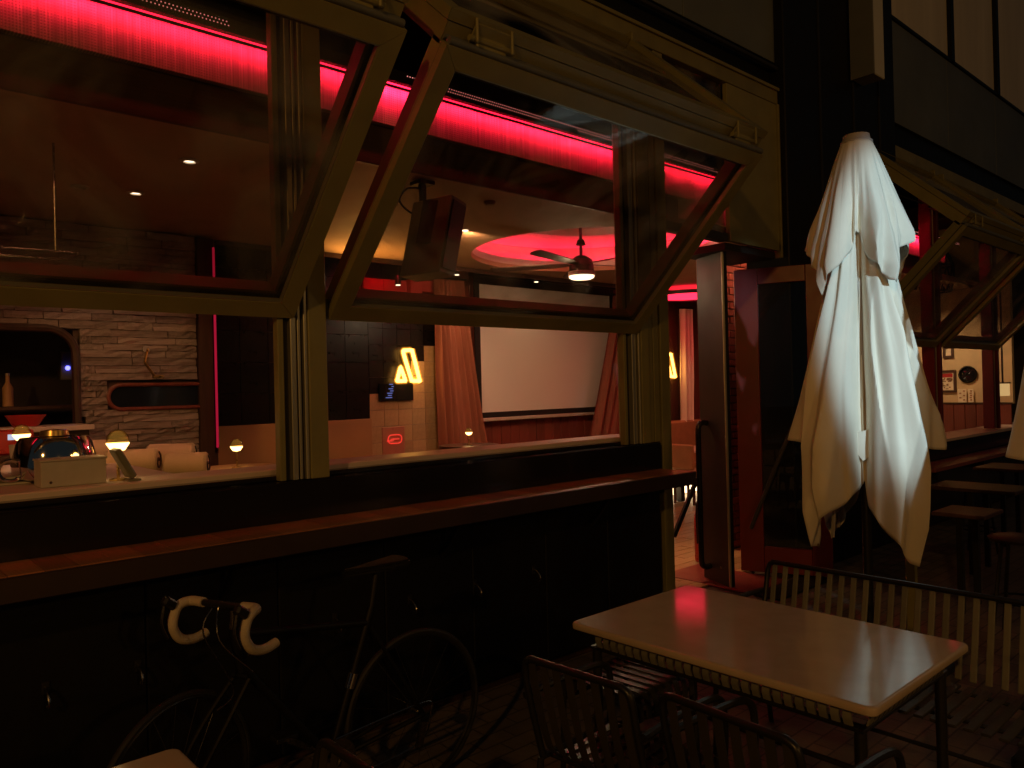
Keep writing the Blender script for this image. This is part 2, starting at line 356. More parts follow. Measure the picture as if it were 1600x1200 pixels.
# corner fills
for cxx, cyy in ((X0, Y0), (X1, Y0), (X0, Y1), (X1, Y1)):
    pass
ext = bmesh.ops.extrude_face_region(bm, geom=list(bm.faces)); bmesh.ops.translate(bm, verts=[v for v in ext['geom'] if isinstance(v, bmesh.types.BMVert)], vec=(0, 0, 0.05))
ce = struct('ceiling', bm, M['ceil'])
bm = NB(); box(bm, X0, CX - 3.0, Y0 + 0.002, Y1 - 0.002, ZC + 0.051, ZC + 0.08); box(bm, CX + 3.0, X1, Y0 + 0.002, Y1 - 0.002, ZC + 0.051, ZC + 0.08); part('ceiling_infill', bm, M['ceil'], ce)
bm = NB(); lathe(bm, [(1.272, 0.051), (1.272, 0.125), (1.285, 0.125), (1.285, 0.052), (1.42, 0.052), (1.42, 0.30), (0.95, 0.36), (0.93, 0.44), (0.0, 0.44)], (CX, CY, ZC), 96)
part('round_cove', bm, M['covepaint'], ce, smooth=True)
bm = NB(); lathe(bm, [(1.37, 0.06), (1.40, 0.06), (1.40, 0.085), (1.37, 0.085), (1.37, 0.06)], (CX, CY, ZC), 96)
part('cove_led_strip', bm, M['ledcove'], ce)
bm = NB(); box(bm, X0, X1, 6.801, 6.83, ZC - 0.045, ZC + 0.35); part('ceiling_edge', bm, M['darkwood'], ce)

# bulkhead with the perforated red strip
t = thing('led_bulkhead', 'long veneered ceiling bulkhead with a red lit perforated metal strip behind the windows', 'bulkhead', (1.0, 3.92, 3.08))
bm = NB(); box(bm, -2.5, 11.7, 3.945, 3.965, 3.06, 3.32, 0.003); part('veneer_fascia', bm, M['bulkwood'], t)
bm = NB(); box(bm, -2.5, 11.7, 3.90, 3.944, 3.302, 3.535); part('perforated_strip', bm, M['perf'], t)
bm = NB(); box(bm, -2.5, 11.7, 3.870, 3.885, 3.5455, 3.548); part('led_strip', bm, M['led'], t)
for i in range(6):
    l = lamp('led_strip_light', 'AREA', (-1.3 + 2.366 * i, 3.838, 3.543), 11, LEDC, aim=(-1.3 + 2.366 * i, 3.905, 3.490)); l.data.shape = 'RECTANGLE'; l.data.size = 2.36; l.data.size_y = 0.012; l.data.spread = math.radians(88)
    l = lamp('led_spill_light', 'AREA', (-1.3 + 2.366 * i, 3.85, 3.54), 1.0, LEDC, aim=(-1.3 + 2.366 * i, 3.85, 1.0)); l.data.shape = 'RECTANGLE'; l.data.size = 2.36; l.data.size_y = 0.02
bm = NB(); box(bm, -2.5, 11.7, 3.806, 3.93, 3.549, 3.60); box(bm, -2.5, 11.7, 3.800, 3.805, 3.532, 3.60); part('light_shelf', bm, M['dark'], t)
bm = NB()
for i in range(620):
    for j in range(2):
        x = 0.5 + i * 0.0185 + (0.009 if j else 0); z = 3.563 + j * 0.018
        if noise.noise((x * 0.7, j, 0)) < -0.12: continue
        frame_box(bm, Vector((x, 3.7995, z)), EX, EY, EZ, -0.0028, 0.0028, -0.001, 0.0, -0.0028, 0.0028)
part('lit_perforation', bm, M['leddot'], t, kind='stuff')

bm = NB(); box(bm, -2.5, 11.7, 3.967, 3.98, 3.066, 3.078); part('added_fill_strip', bm, M['redtube'], t)  # added strip, out of sight behind the bulkhead, to go with the room fill
for i in (0, 1, 3, 4, 5):
    l = lamp('added_fill_light', 'AREA', (-1.3 + 2.366 * i, 3.985, 3.05), 3.6, (1.0, 0.32, 0.18), aim=(-1.3 + 2.366 * i, 4.985, 2.0)); l.data.shape = 'RECTANGLE'; l.data.size = 2.36; l.data.size_y = 0.012; l.data.spread = math.radians(92)  # added reddish fill for stone, counter and screen

# ================================================================== FACADE
t = thing('window_apron', 'gloss black apron wall under the folding windows behind the ledge', 'wall', (1.5, 3.4, 0))
bm = NB(); box(bm, -2.5, 4.46, 3.38, 3.54, 1.02, 1.285, 0.006); part('apron_cap', bm, M['black_gloss'], t)
bm = NB(); box(bm, -2.5, 4.44, 3.42, 3.54, 0.0, 1.018); part('wall_core', bm, M['black'], t)
bm = NB(); frame_box(bm, O0, EX, EY, EZ, 0, 0.575, 0, 0.02, 0, 0.99, 0.006); pm = meshof('wall_panel', bm, M['black'])
for i in range(12): piece('wall_panel', pm, t, (-2.48 + i * 0.578, 3.397, 0.02))
bm = NB(); box(bm, -2.5, 4.46, 3.545, 3.80, 1.30, 1.335, 0.006); part('inner_sill', bm, M['whitecounter'], t)
bm = NB(); box(bm, -2.5, 4.46, 3.47, 3.545, 1.286, 1.31, 0.004); part('sill_trim', bm, M['black_gloss'], t)
for q in ((66, 1095), (214, 1055), (235, 968), (525, 975), (643, 953), (745, 924), (838, 905)):
    pass
for i, x in enumerate((0.30, 0.62, 0.95, 1.40, 1.85, 2.29, 2.73, 3.19)):
    h = thing('bag_hook', ('small bag hook under the ledge farthest to the left', 'small bag hook under the ledge left of the bicycle handlebars', 'small bag hook under the ledge just behind the bicycle front wheel', 'small bag hook under the ledge behind the bicycle frame', 'small bag hook under the ledge below the bicycle saddle', 'small bag hook under the ledge above the bicycle rear wheel', 'small bag hook under the ledge just right of the bicycle', 'small bag hook under the ledge nearest the pale cafe table')[i], 'hook', (x, 3.395, 0.57), 'bag hooks under the ledge')
    bm = NB(); tube(bm, smoothpath([(x, 3.394, 0.60), (x, 3.36, 0.595), (x, 3.335, 0.56), (x, 3.345, 0.535), (x, 3.36, 0.54)], 5), 0.006, 8); part('hook_arm', bm, M['steel'], h, smooth=True)
    bm = NB(); box(bm, x - 0.014, x + 0.014, 3.389, 3.396, 0.575, 0.625, 0.002); part('wall_plate', bm, M['blackmetal'], h)

t = thing('bar_ledge', 'long hardwood bar ledge of crosswise boards below the folding windows', 'ledge', (1.5, 3.27, 1.05))
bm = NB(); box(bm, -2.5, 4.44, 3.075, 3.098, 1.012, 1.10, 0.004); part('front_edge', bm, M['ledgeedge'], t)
bm = NB(); frame_box(bm, O0, EX, EY, EZ, 0, 1, 0, 0.278, 0, 0.032, 0.003); brd = meshof('board', bm, M['wood'])
for i in range(63): piece('board', brd, t, (-2.52 + i * 0.1105, 3.10, 1.0695 + random.uniform(-0.0012, 0.0012)), (0, 0, 0), (0.1085, 1, 1))
bm = NB(); box(bm, -2.5, 4.42, 3.11, 3.375, 1.02, 1.067); part('underframe', bm, M['black'], t)
for x in (0.1, 1.3, 2.5, 3.7):
    bm = NB(); obox(bm, (x, 3.20, 1.018), (x, 3.385, 0.80), 0.03, 0.02, (1, 0, 0)); part('bracket', bm, M['blackmetal'], t)

def window_post(x0, x1, xt, zt, label, far=False):
    t = thing('window_post', label, 'post', ((x0 + x1) / 2, 3.45, 1.29), 'window posts')
    bm = NB(); box(bm, xt + 0.075, x1, 3.39, 3.555, 1.288, zt, 0.004); part('post_box', bm, M['olive'], t)
    bm = NB(); box(bm, x0, x0 + 0.03, 3.42, 3.47, 1.288, zt, 0.003); part('inner_jamb', bm, M['olive'], t)
    bm = NB(); box(bm, x0 + 0.032, xt - 0.012, 3.44, 3.48, 1.288, zt); part('rubber_seal', bm, M['seal'], t)
    bm = NB(); box(bm, xt - 0.01, xt + 0.018, 3.405, 3.54, 1.288, zt, 0.003); box(bm, xt + 0.03, xt + 0.046, 3.415, 3.54, 1.288, zt, 0.003); box(bm, xt + 0.056, xt + 0.073, 3.40, 3.54, 1.288, zt, 0.003); part('guide_track', bm, M['alu'], t)
    bm = NB(); box(bm, x0 - 0.002, x0 + 0.20, 3.385, 3.418, 3.56, 3.60, 0.002); part('track_bracket', bm, M['alu'], t)
    return t
window_post(1.60, 1.84, 1.668, 4.12, 'olive window post with guide track between the two big folding windows')
p2 = window_post(4.118, 4.36, 4.20, 4.12, 'olive window post with guide track beside the dark door')
bm = NB()
for a, b in ((4.362, 4.43), (4.438, 4.50), (4.508, 4.615)): box(bm, a, b, 3.40 + (0.012 if a < 4.45 else 0), 3.555, 0.0 if a > 4.48 else 1.288, 4.12, 0.004)
part('fluted_cover', bm, M['olive'], p2)

t = thing('header_beam', 'olive header beam along the top of the folding windows and door', 'beam', (2.0, 3.45, 4.2))
bm = NB(); box(bm, -2.5, 6.26, 3.395, 3.56, 4.122, 4.262, 0.004); part('beam', bm, M['olive'], t)
bm = NB(); box(bm, -2.5, 6.262, 3.375, 3.394, 4.235, 4.262, 0.003); part('drip_lip', bm, M['olive'], t)
bm = NB(); box(bm, -2.5, 4.02, 3.60, 3.66, 3.9, 4.1, 0.004); part('roller_box', bm, M['dark'], t)
t = thing('door_surround', 'olive panel surround at the right of the dark door under the header', 'door frame', (5.8, 3.45, 2.84))
bm = NB(); box(bm, 5.46, 6.235, 3.40, 3.44, 2.84, 4.12, 0.003); part('side_panel', bm, M['olive'], t)
bm = NB(); box(bm, 6.237, 6.262, 3.38, 3.45, 2.78, 4.12, 0.003); part('edge_trim', bm, M['olive'], t)
bm = NB(); box(bm, 4.622, 5.458, 3.42, 3.50, 2.84, 2.91, 0.004); part('transom_rail', bm, M['bronze'], t)
bm = NB(); box(bm, 4.622, 5.458, 3.452, 3.462, 2.912, 4.12); part('transom_pane', bm, M['pane'], t)
bm = NB(); box(bm, 5.46, 6.25, 3.45, 3.90, 2.78, 2.838); part('soffit', bm, M['dark'], t)

# folding windows
def mitred(bm, O, U, V, N, W, H, fw, n0, n1, gap=0.0012):
    g = gap
    polys = [((0, 0), (W, 0), (W - fw, fw), (fw, fw)), ((W, 0), (W, H), (W - fw, H - fw), (W - fw, fw)),
             ((W, H), (0, H), (fw, H - fw), (W - fw, H - fw)), ((0, H), (0, 0), (fw, fw), (fw, H - fw))]
    sh = ((0, 0), (0, 0), (0, 0), (0, 0))
    for i, p in enumerate(polys):
        c = Vector((sum(q[0] for q in p) / 4, sum(q[1] for q in p) / 4))
        pts = []
        for q in p:
            a, b = q
            if i in (0, 2): a += g if a < W / 2 else -g
            else: b += g if b < H / 2 else -g
            pts.append(O + U * a + V * b + N * n0)
        prism(bm, pts, N, n1 - n0)
def folding_window(x0, x1, label, upper_label=None):
    t = thing('folding_window', label, 'window', ((x0 + x1) / 2, 2.9, 2.07), 'folding windows opened outward')
    W = x1 - x0
    B = Vector((x0, 3.43, 2.085)); K = Vector((x0, 2.435, 3.095)); H = Vector((x0, 3.42, 4.10)); K2 = Vector((x0, 2.40, 3.165))
    # lower sash: bottom rides in the tracks, top pushed outward
    V = (K - B).normalized(); N = V.cross(EX); N = -N if N.y > 0 else N; L = (K - B).length
    bm = NB(); mitred(bm, B, EX, V, N, W, L, 0.085, 0.0, 0.04); ls = part('lower_sash', bm, M['olive'], t)
    bm = NB(); mitred(bm, B + EX * 0.008 + V * 0.008, EX, V, N, W - 0.016, L - 0.016, 0.105, -0.085, -0.012); part('inner_frame', bm, M['olive'], ls)
    bm = NB(); mitred(bm, B + EX * 0.006 + V * 0.006, EX, V, N, W - 0.012, L - 0.012, 0.095, -0.011, -0.001); part('gasket', bm, M['seal'], ls)
    bm = NB(); mitred(bm, B + EX * 0.0852 + V * 0.0852, EX, V, N, W - 0.1704, L - 0.1704, 0.006, 0.012, 0.036); part('bead', bm, M['alu'], ls)
    bm = NB(); frame_box(bm, B, EX, V, N, 0.092, W - 0.092, 0.092, L - 0.092, 0.002, 0.010); part('pane', bm, M['pane'], ls)
    bm = NB(); tube(bm, [B + EX * 0.015 + V * (L + 0.012) + N * 0.018, B + EX * (W - 0.015) + V * (L + 0.012) + N * 0.018], 0.017, 10)
    tube(bm, [B + EX * 0.015 + V * (L + 0.010) - N * 0.03, B + EX * (W - 0.015) + V * (L + 0.010) - N * 0.03], 0.014, 8); part('weather_strip', bm, M['greyseal'], t, smooth=True)
    # upper sash
    V2 = (H - K2).normalized(); N2 = EX.cross(V2); N2 = -N2 if N2.z < 0 else N2; L2 = (H - K2).length
    bm = NB(); mitred(bm, K2, EX, V2, N2, W, L2, 0.085, 0.0, 0.045); us = part('upper_sash', bm, M['olive'], t)
    bm = NB(); mitred(bm, K2 + EX * 0.008 + V2 * 0.004, EX, V2, N2, W - 0.016, L2 - 0.012, 0.10, -0.10, -0.004); part('inner_frame', bm, M['olive'], us)
    bm = NB(); frame_box(bm, K2, EX, V2, N2, 0.09, W - 0.09, 0.09, L2 - 0.09, 0.002, 0.012); part('pane', bm, M['pane'], us)
    # hinges at the knee
    for xa in (x0 + 0.13, x1 - 0.33):
        bm = NB(); frame_box(bm, K2, EX, V2, N2, xa - x0, xa - x0 + 0.20, -0.012, -0.002, -0.09, 0.03, 0.003)
        p = Vector((xa, 2.415, 3.12))
        box(bm, xa + 0.02, xa + 0.18, 2.40, 2.44, 3.085, 3.16, 0.004)
        for dx in (0.0, 0.19): obox(bm, (xa + dx, 2.372, 3.10), (xa + dx, 2.372, 3.20), 0.012, 0.012, (0, 1, 0), 0.003)
        tube(bm, [(xa - 0.02, 2.40, 3.125), (xa + 0.22, 2.40, 3.125)], 0.013, 10)
        part('hinge', bm, M['olive'], t)
    # struts beside the upper sash
    for xs in (x0 + 0.03, x1 - 0.03):
        bm = NB(); a = Vector((xs, 3.42, 3.72)); b = K2 + EX * (xs - x0) + V2 * 0.42 - N2 * 0.12
        tube(bm, [a, lerp(a, b, 0.55)], 0.016, 10); tube(bm, [lerp(a, b, 0.5), b], 0.008, 8); part('gas_strut', bm, M['blackmetal'], t, smooth=True)
        bm = NB(); box(bm, xs - 0.035, xs + 0.035, 3.33, 3.393, 4.06, 4.14, 0.006); part('pivot_bracket', bm, M['olive'], t)
    # roller arms at the tracks
    for xs in (x0 - 0.02, x1 + 0.004):
        bm = NB(); box(bm, xs, xs + 0.016, 3.40, 3.47, 2.06, 2.16, 0.003); part('roller_arm', bm, M['blackmetal'], t)
    return t
folding_window(-0.76, 1.675, 'olive folding window at the far left, cut by the picture edge, above the table lamps')
folding_window(1.862, 4.25, 'olive folding window pushed open in front of the hanging loudspeaker and projection screen')

# ------------------------------------------------------------------ doors
def pull(bm, pts, r=0.017): tube(bm, smoothpath(pts, 5), r, 12)
t = thing('entrance_door', 'dark bronze door leaf with a tall bent pull handle standing ajar', 'door', (5.55, 3.52, 0))
A = Vector((5.545, 3.516, 0)); Bp = Vector((5.70, 3.87, 0)); U = (Bp - A).normalized(); N = Vector((-U.y, U.x, 0)); Wd = (Bp - A).length
bm = NB(); frame_box(bm, A, U, N, EZ, 0.016, Wd, -0.025, 0.025, 0.02, 2.80, 0.003); part('leaf', bm, M['bronze'], t)
bm = NB(); frame_box(bm, A, U, N, EZ, 0.0, 0.014, -0.024, 0.006, 0.02, 2.80, 0.002); part('edge_strip', bm, M['black'], t)
bm = NB(); frame_box(bm, A, U, N, EZ, -0.004, 0.014, 0.008, 0.026, 0.02, 2.80, 0.002); part('edge_trim', bm, M['alu'], t)
hx = A + U * 0.20
bm = NB(); c0 = A + U * 0.27 + N * 0.03
pull(bm, [c0 + EZ * 1.36, c0 + N * 0.05 + EZ * 1.365, c0 + N * 0.085 + EZ * 1.33, c0 + N * 0.09 + EZ * 1.2, c0 + N * 0.09 + EZ * 0.7, c0 + N * 0.09 + EZ * 0.3, c0 + N * 0.085 + EZ * 0.17, c0 + N * 0.05 + EZ * 0.14, c0 + EZ * 0.145], 0.024)
part('pull_handle', bm, M['black_gloss'], t, smooth=True)
bm = NB(); lathe(bm, [(0.0, 0.0), (0.012, 0.0), (0.012, 0.006), (0, 0.008)], A + U * 0.12 + N * 0.025 + EZ * 0.16, 12, U, EZ, N); part('lock_cylinder', bm, M['steel'], t)
bm = NB(); obox(bm, atX(1089, 748, 5.62), atX(1053, 838, 5.30), 0.022, 0.04); part('diagonal_bar', bm, M['bronze'], t)

A = Vector((6.262, 3.45, 0)); 
t = thing('red_door', 'oxblood red glazed door leaf opened out beside the black pillar', 'door', (6.2, 3.45, 0))
R0, R1 = Vector((6.08, 3.76, 0)), Vector((6.37, 3.06, 0)); U = (R1 - R0).normalized(); N = Vector((U.y, -U.x, 0))
if N.dot(EYE - R0) < 0: N = -N
Wd = (R1 - R0).length; hgt = 2.70
bm = NB()
for (a, b, c, d) in ((0, 0.20, 0.03, hgt), (Wd - 0.16, Wd, 0.03, hgt), (0.202, Wd - 0.162, hgt - 0.14, hgt), (0.202, Wd - 0.162, 0.03, 0.25)): frame_box(bm, R0, U, N, EZ, a, b, -0.025, 0.025, c, d, 0.004)
part('door_frame', bm, M['redpaint'], t)
bm = NB(); frame_box(bm, R0, U, N, EZ, 0.19, Wd - 0.15, -0.004, 0.004, 0.24, hgt - 0.13); part('pane', bm, M['clear'], t)
bm = NB(); q0 = atX(1243, 690, 6.14); q1 = atX(1175, 836, 6.0)
d0 = R0 + U * 0.46 + N * 0.075 + EZ * 1.30; d1 = R0 + U * 0.10 + N * 0.075 + EZ * 0.42
tube(bm, [d0, d1], 0.018, 10); tube(bm, [d0 - N * 0.06, d0], 0.010, 8); tube(bm, [d1 - N * 0.06, d1], 0.010, 8)
part('diagonal_handle', bm, M['bronze'], t, smooth=True)
bm = NB(); lathe(bm, [(0, 0), (0.014, 0), (0.014, 0.02), (0, 0.02)], R0 + U * 0.1 + EZ * 0.008 + N * 0.01, 12); part('floor_pivot', bm, M['steel'], t)

t = thing('brick_pier', 'red lit brick pier inside the entrance between the two door leaves', 'pier', (7.2, 4.35, 0))
bm = NB(); box(bm, 6.78, 7.7, 4.33, 4.56, 0, 3.06); part('pier_core', bm, M['mortar'], t)
bm = NB(); frame_box(bm, O0, EX, EY, EZ, 0, 0.21, 0, 0.02, 0, 0.063, 0.004); bk = meshof('brick', bm, M['brick'])
for r in range(41):
    for c in range(5):
        x = 6.78 + c * 0.22 - (0.11 if r % 2 else 0)
        piece('brick', bk, t, (max(6.77, x), 4.312 + random.uniform(-0.003, 0.004), 0.03 + r * 0.0735), (0, 0, 0), (min(1, (7.7 - x) / 0.21) if x > 6.77 else 0.45, 1, 1))

t = thing('fire_extinguisher', 'red fire extinguisher standing on the floor behind the dark door leaf', 'extinguisher', (6.19, 4.22, 0))
ex = Vector((6.19, 4.22, 0.0))
bm = NB(); lathe(bm, [(0, 0.02), (0.085, 0.02), (0.09, 0.04), (0.09, 0.42), (0.075, 0.50), (0.03, 0.55), (0.03, 0.58), (0, 0.58)], ex, 24); part('cylinder', bm, M['extred'], t, smooth=True)
bm = NB(); box(bm, ex.x - 0.02, ex.x + 0.02, ex.y - 0.07, ex.y + 0.03, 0.58, 0.62, 0.004); obox(bm, ex + Vector((0, 0.02, 0.63)), ex + Vector((0, -0.13, 0.68)), 0.025, 0.012); part('valve', bm, M['blackmetal'], t)
bm = NB(); tube(bm, smoothpath([ex + Vector((-0.02, 0, 0.6)), ex + Vector((-0.1, 0, 0.58)), ex + Vector((-0.11, 0, 0.4)), ex + Vector((-0.10, 0, 0.2))], 5), 0.011, 8); part('hose', bm, M['seal'], t, smooth=True)
t = thing('door_mat', 'worn red door mat with dark edge on the threshold', 'mat', (5.9, 3.5, 0))
bm = NB(); box(bm, 5.5, 6.05, 3.30, 4.2, 0.004, 0.022, 0.004); part('mat_pile', bm, M['redpaint'], t)
bm = NB(); box(bm, 5.48, 6.35, 3.06, 3.295, 0.0045, 0.02, 0.003); part('threshold_plate', bm, M['black'], t)

# black pillar and upper storeys
t = thing('facade_pillar', 'wide black pillar rising between the entrance and the second row of windows', 'pillar', (7.4, 3.5, 0))
bm = NB(); box(bm, 6.268, 8.62, 3.33, 3.75, 0, 7.5, 0.01); part('shaft', bm, M['black'], t)
bm = NB()
for x in (6.9, 7.6, 8.2): box(bm, x, x + 0.02, 3.318, 3.331, 0, 7.5)
part('reveal_strip', bm, M['seal'], t)
t = thing('blank_sign_box', 'pale blank vertical sign box fixed high on the black pillar', 'sign', (7.7, 3.2, 4.64))
bm = NB(); box(bm, 7.56, 7.81, 3.10, 3.32, 4.64, 7.4, 0.008); part('sign_body', bm, M['lightbox'], t)
bm = NB(); box(bm, 7.54, 7.558, 3.09, 3.32, 4.63, 7.4, 0.004); part('side_trim', bm, M['greyseal'], t)

def cladding(x0, x1, z0, z1, n, label, y=3.42):
    t = thing('facade_cladding', label, 'cladding', ((x0 + x1) / 2, y, z0))
    bm = NB(); box(bm, x0, x1, y + 0.03, y + 0.2, z0, z1); part('backing', bm, M['seal'], t)
    w_ = (x1 - x0) / n; bm = NB(); frame_box(bm, O0, EX, EY, EZ, 0.004, w_ - 0.004, 0, 0.028, 0, z1 - z0, 0.003); me = meshof('panel', bm, M['teal'])
    for i in range(n): piece('panel', me, t, (x0 + i * w_, y, z0))
    return t
cladding(-2.6, 6.8, 4.50, 6.6, 5, 'dark teal cladding panels above the entrance and the big folding windows')
cladding(8.64, 14.2, 4.53, 5.66, 3, 'dark teal cladding band under the upper windows at the right')
t = thing('soffit_recess', 'black recessed strip between the olive header and the teal cladding', 'fascia', (2, 3.5, 4.3))
bm = NB(); box(bm, -2.6, 6.44, 3.46, 3.6, 4.265, 4.50); part('recess_board', bm, M['black'], t)
bm = NB(); tube(bm, [(-2.5, 3.40, 4.44), (6.75, 3.40, 4.44)], 0.018, 8); part('conduit', bm, M['seal'], t)
t = thing('soffit_recess', 'black recessed strip above the second row of folding windows at the right', 'fascia', (11, 3.5, 4.3))
bm = NB(); box(bm, 8.63, 14.2, 3.46, 3.6, 4.27, 4.53); part('recess_board', bm, M['black'], t)
for i, (a, b) in enumerate(((8.66, 10.60), (10.72, 12.40), (12.54, 14.2))):
    t = thing('upper_window', ('dim upstairs window nearest the pale sign box, pale blind drawn', 'dim upstairs window in the middle of the three at upper right', 'dim upstairs window cut by the right picture edge')[i], 'window', ((a + b) / 2, 3.45, 5.7), 'upstairs windows')
    bm = NB(); box(bm, a, b, 3.44, 3.46, 5.70, 8.2); part('blind', bm, M['greywin'], t)
    bm = NB(); box(bm, b, b + 0.11, 3.39, 3.5, 5.68, 8.2, 0.004); box(bm, a, b, 3.40, 3.5, 5.662, 5.70, 0.003); part('mullion', bm, M['black'], t)

# second facade at the right
t = thing('header_beam', 'olive header beam over the second row of windows at the right', 'beam', (11, 3.45, 4.1))
bm = NB(); box(bm, 8.63, 14.2, 3.395, 3.56, 4.11, 4.26, 0.004); part('beam', bm, M['olive'], t)
folding_window(7.72 + 0.95, 9.95 + 0.0, 'olive folding window just right of the closed parasol, red strip seen through it') if False else None
folding_window(8.70, 9.90, 'olive folding window just right of the closed parasol') if False else None
folding_window(7.78, 9.80, 'narrower olive folding window just right of the large closed parasol')
folding_window(10.02, 12.10, 'olive folding window at the right picture edge')
window_post(9.82, 10.0, 9.87, 4.10, 'window post between the two folding windows right of the parasol') if False else None
def red_post(x, label):
    t = thing('window_post', label, 'post', (x + 0.1, 3.45, 0.95), 'dark red posts')
    bm = NB(); box(bm, x, x + 0.05, 3.42, 3.555, 0.98, 4.10, 0.004); box(bm, x + 0.13, x + 0.2, 3.40, 3.555, 0.98, 4.10, 0.004); part('post_box', bm, M['redpaint'], t)
    bm = NB(); box(bm, x + 0.065, x + 0.085, 3.42, 3.54, 0.98, 4.10, 0.003); part('guide_track', bm, M['alu'], t)
red_post(9.81, 'dark red window post just right of the closed parasol')
red_post(11.95, 'dark red window post nearest the right picture edge')
t = thing('window_apron', 'low black apron wall under the second row of windows at the right', 'wall', (11, 3.45, 0))
bm = NB(); box(bm, 8.63, 14.2, 3.38, 3.55, 0, 0.93, 0.006); part('apron_cap', bm, M['black_gloss'], t)
bm = NB(); box(bm, 8.63, 14.2, 3.36, 3.80, 0.932, 0.965, 0.004); part('inner_sill', bm, M['whitecounter'], t)
t = thing('bar_ledge', 'shadowed hardwood ledge along the second row of windows at the right', 'ledge', (11, 3.2, 0.7))
bm = NB(); box(bm, 8.7, 14.0, 3.05, 3.36, 0.70, 0.74, 0.004); part('ledge_top', bm, M['redwood'], t)
for x in (8.9, 10.4, 11.9, 13.4):
    bm = NB(); box(bm, x, x + 0.04, 3.1, 3.36, 0.60, 0.698); part('bracket', bm, M['blackmetal'], t)

# ================================================================== INTERIOR
# stone wall
YW = 6.70
t = thing('stone_wall', 'split face stone wall with a rounded serving hatch and a long slot window', 'wall', (1.3, YW, 0))
hat = [atY(0, 0, YW)]
hx1 = atY(118, 600, YW).x; hz1 = atY(60, 513, YW).z; hz0 = 1.02
sx0 = atY(168, 618, YW).x; sx1 = 2.40; sz1 = atY(235, 601, YW).z; sz0 = atY(235, 638, YW).z
bm = NB(); box(bm, -3, 2.40, YW + 0.05, YW + 0.12, 0, hz0); box(bm, hx1, 2.40, YW + 0.05, YW + 0.12, hz0 + 0.001, 3.2); box(bm, -3, hx1 - 0.001, YW + 0.05, YW + 0.12, hz1, 3.2); part('wall_core', bm, M['mortar'], t)
sm = []
for v in range(7):
    bm = NB(); frame_box(bm, O0, EX, EY, EZ, 0, 1, 0, 0.06, 0, 1)
    bmesh.ops.subdivide_edges(bm, edges=[e for e in bm.edges if abs((e.verts[0].co - e.verts[1].co).x) > 0.5], cuts=4)
    bmesh.ops.subdivide_edges(bm, edges=[e for e in bm.edges if abs((e.verts[0].co - e.verts[1].co).z) > 0.5], cuts=1)
    for vv in bm.verts:
        q = noise.noise_vector((vv.co.x * 4 + v * 9, vv.co.z * 3 + v * 5, v * 3.3))
        if vv.co.y < 0.03: vv.co.y += q.y * 0.024
        vv.co.z += q.z * 0.10; vv.co.x += q.x * 0.015
    sm.append(meshof('stone', bm, M['stone']))
z = hz0 - 0.05; row = 0; cnt = 0
while z < 3.06:
    hh = random.choice((0.042, 0.05, 0.058, 0.065, 0.05)); x = 0.30 - random.random() * 0.3
    while x < 2.39:
        L = random.uniform(0.18, 0.50); xe = min(x + L, 2.40)
        if xe > 2.28: xe = 2.40
        xm = (x + xe) / 2; zm = z + hh / 2
        inh = x < hx1 + 0.03 and hz0 < zm < hz1 + 0.02
        xs = x
        if inh:
            if xe > hx1 + 0.08: xs = hx1 + 0.03; inh = False
        ins = xe > sx0 + 0.0 and sz0 - 0.02 < zm < sz1 + 0.02
        xq = xe
        if ins and xs < sx0 - 0.04: xq = sx0 + 0.0; ins = False
        if not inh and not ins and xq - xs > 0.03:
            piece('stone', random.choice(sm), t, (xs + 0.002, YW - random.uniform(0, 0.028), z + 0.002), (0, 0, 0), (xq - xs - 0.005, 1, hh - 0.005)); cnt += 1
        x = xe
    z += hh; row += 1
def rounded(x0, x1, z0, z1, r, Y, n=8):
    pts = []
    for (cx, cz, a0) in ((x1 - r, z1 - r, 0), (x0 + r, z1 - r, 90), (x0 + r, z0 + r, 180), (x1 - r, z0 + r, 270)):
        for k in range(n + 1):
            a = math.radians(a0 + 90 * k / n); pts.append(Vector((cx + r * math.cos(a), Y, cz + r * math.sin(a))))
    return pts
hx0 = -0.6
bm = NB(); tube(bm, rounded(hx0, hx1, hz0 - 0.1, hz1, 0.20, YW - 0.03), 0.032, 8, closed=True); part('hatch_frame', bm, M['darkwood'], t, smooth=True)
bm = NB(); tube(bm, rounded(sx0, sx1 + 0.12, sz0, sz1, (sz1 - sz0) / 2 - 0.001, YW - 0.02), 0.017, 8, closed=True); part('slot_frame', bm, M['redwood'], t, smooth=True)
bm = NB(); prism(bm, rounded(sx0, sx1 + 0.10, sz0, sz1, (sz1 - sz0) / 2 - 0.001, YW - 0.004), (0, 1, 0), 0.012); part('slot_pane', bm, M['dark_glass'], t)

t = thing('back_bar_shelf', 'dark back bar shelving seen through the rounded hatch', 'shelves', (0.8, 7.3, 0.9))
bm = NB(); box(bm, -0.8, 1.9, 7.25, 7.6, 1.62, 1.65, 0.003); box(bm, -0.8, 1.9, 7.25, 7.6, 1.22, 1.25, 0.003); part('shelf_board', bm, M['darkwood'], t)
bm = NB(); box(bm, -0.8, 1.9, 7.2, 7.62, 0.0, 1.05, 0.004); part('cabinet', bm, M['darkwood'], t)
bm = NB(); box(bm, 1.56, 1.60, 7.22, 7.24, 1.05, 1.62); part('metal_upright', bm, M['steel'], t)
def bottle(p, h, m, label):
    r = h * 0.145
    b = thing('bottle', label, 'bottle', p, 'bottles on the back bar')
    bm = NB(); lathe(bm, [(0, 0), (r, 0), (r, h * 0.55), (r * 0.42, h * 0.72), (r * 0.36, h * 0.93), (0, h * 0.93)], p, 14); part('bottle_body', bm, m, b, smooth=True)
    bm = NB(); lathe(bm, [(0, h * 0.931), (r * 0.42, h * 0.931), (r * 0.42, h), (0, h)], p, 12); part('cap', bm, M['alu'], b)
bp = atY(12, 603, 7.4)
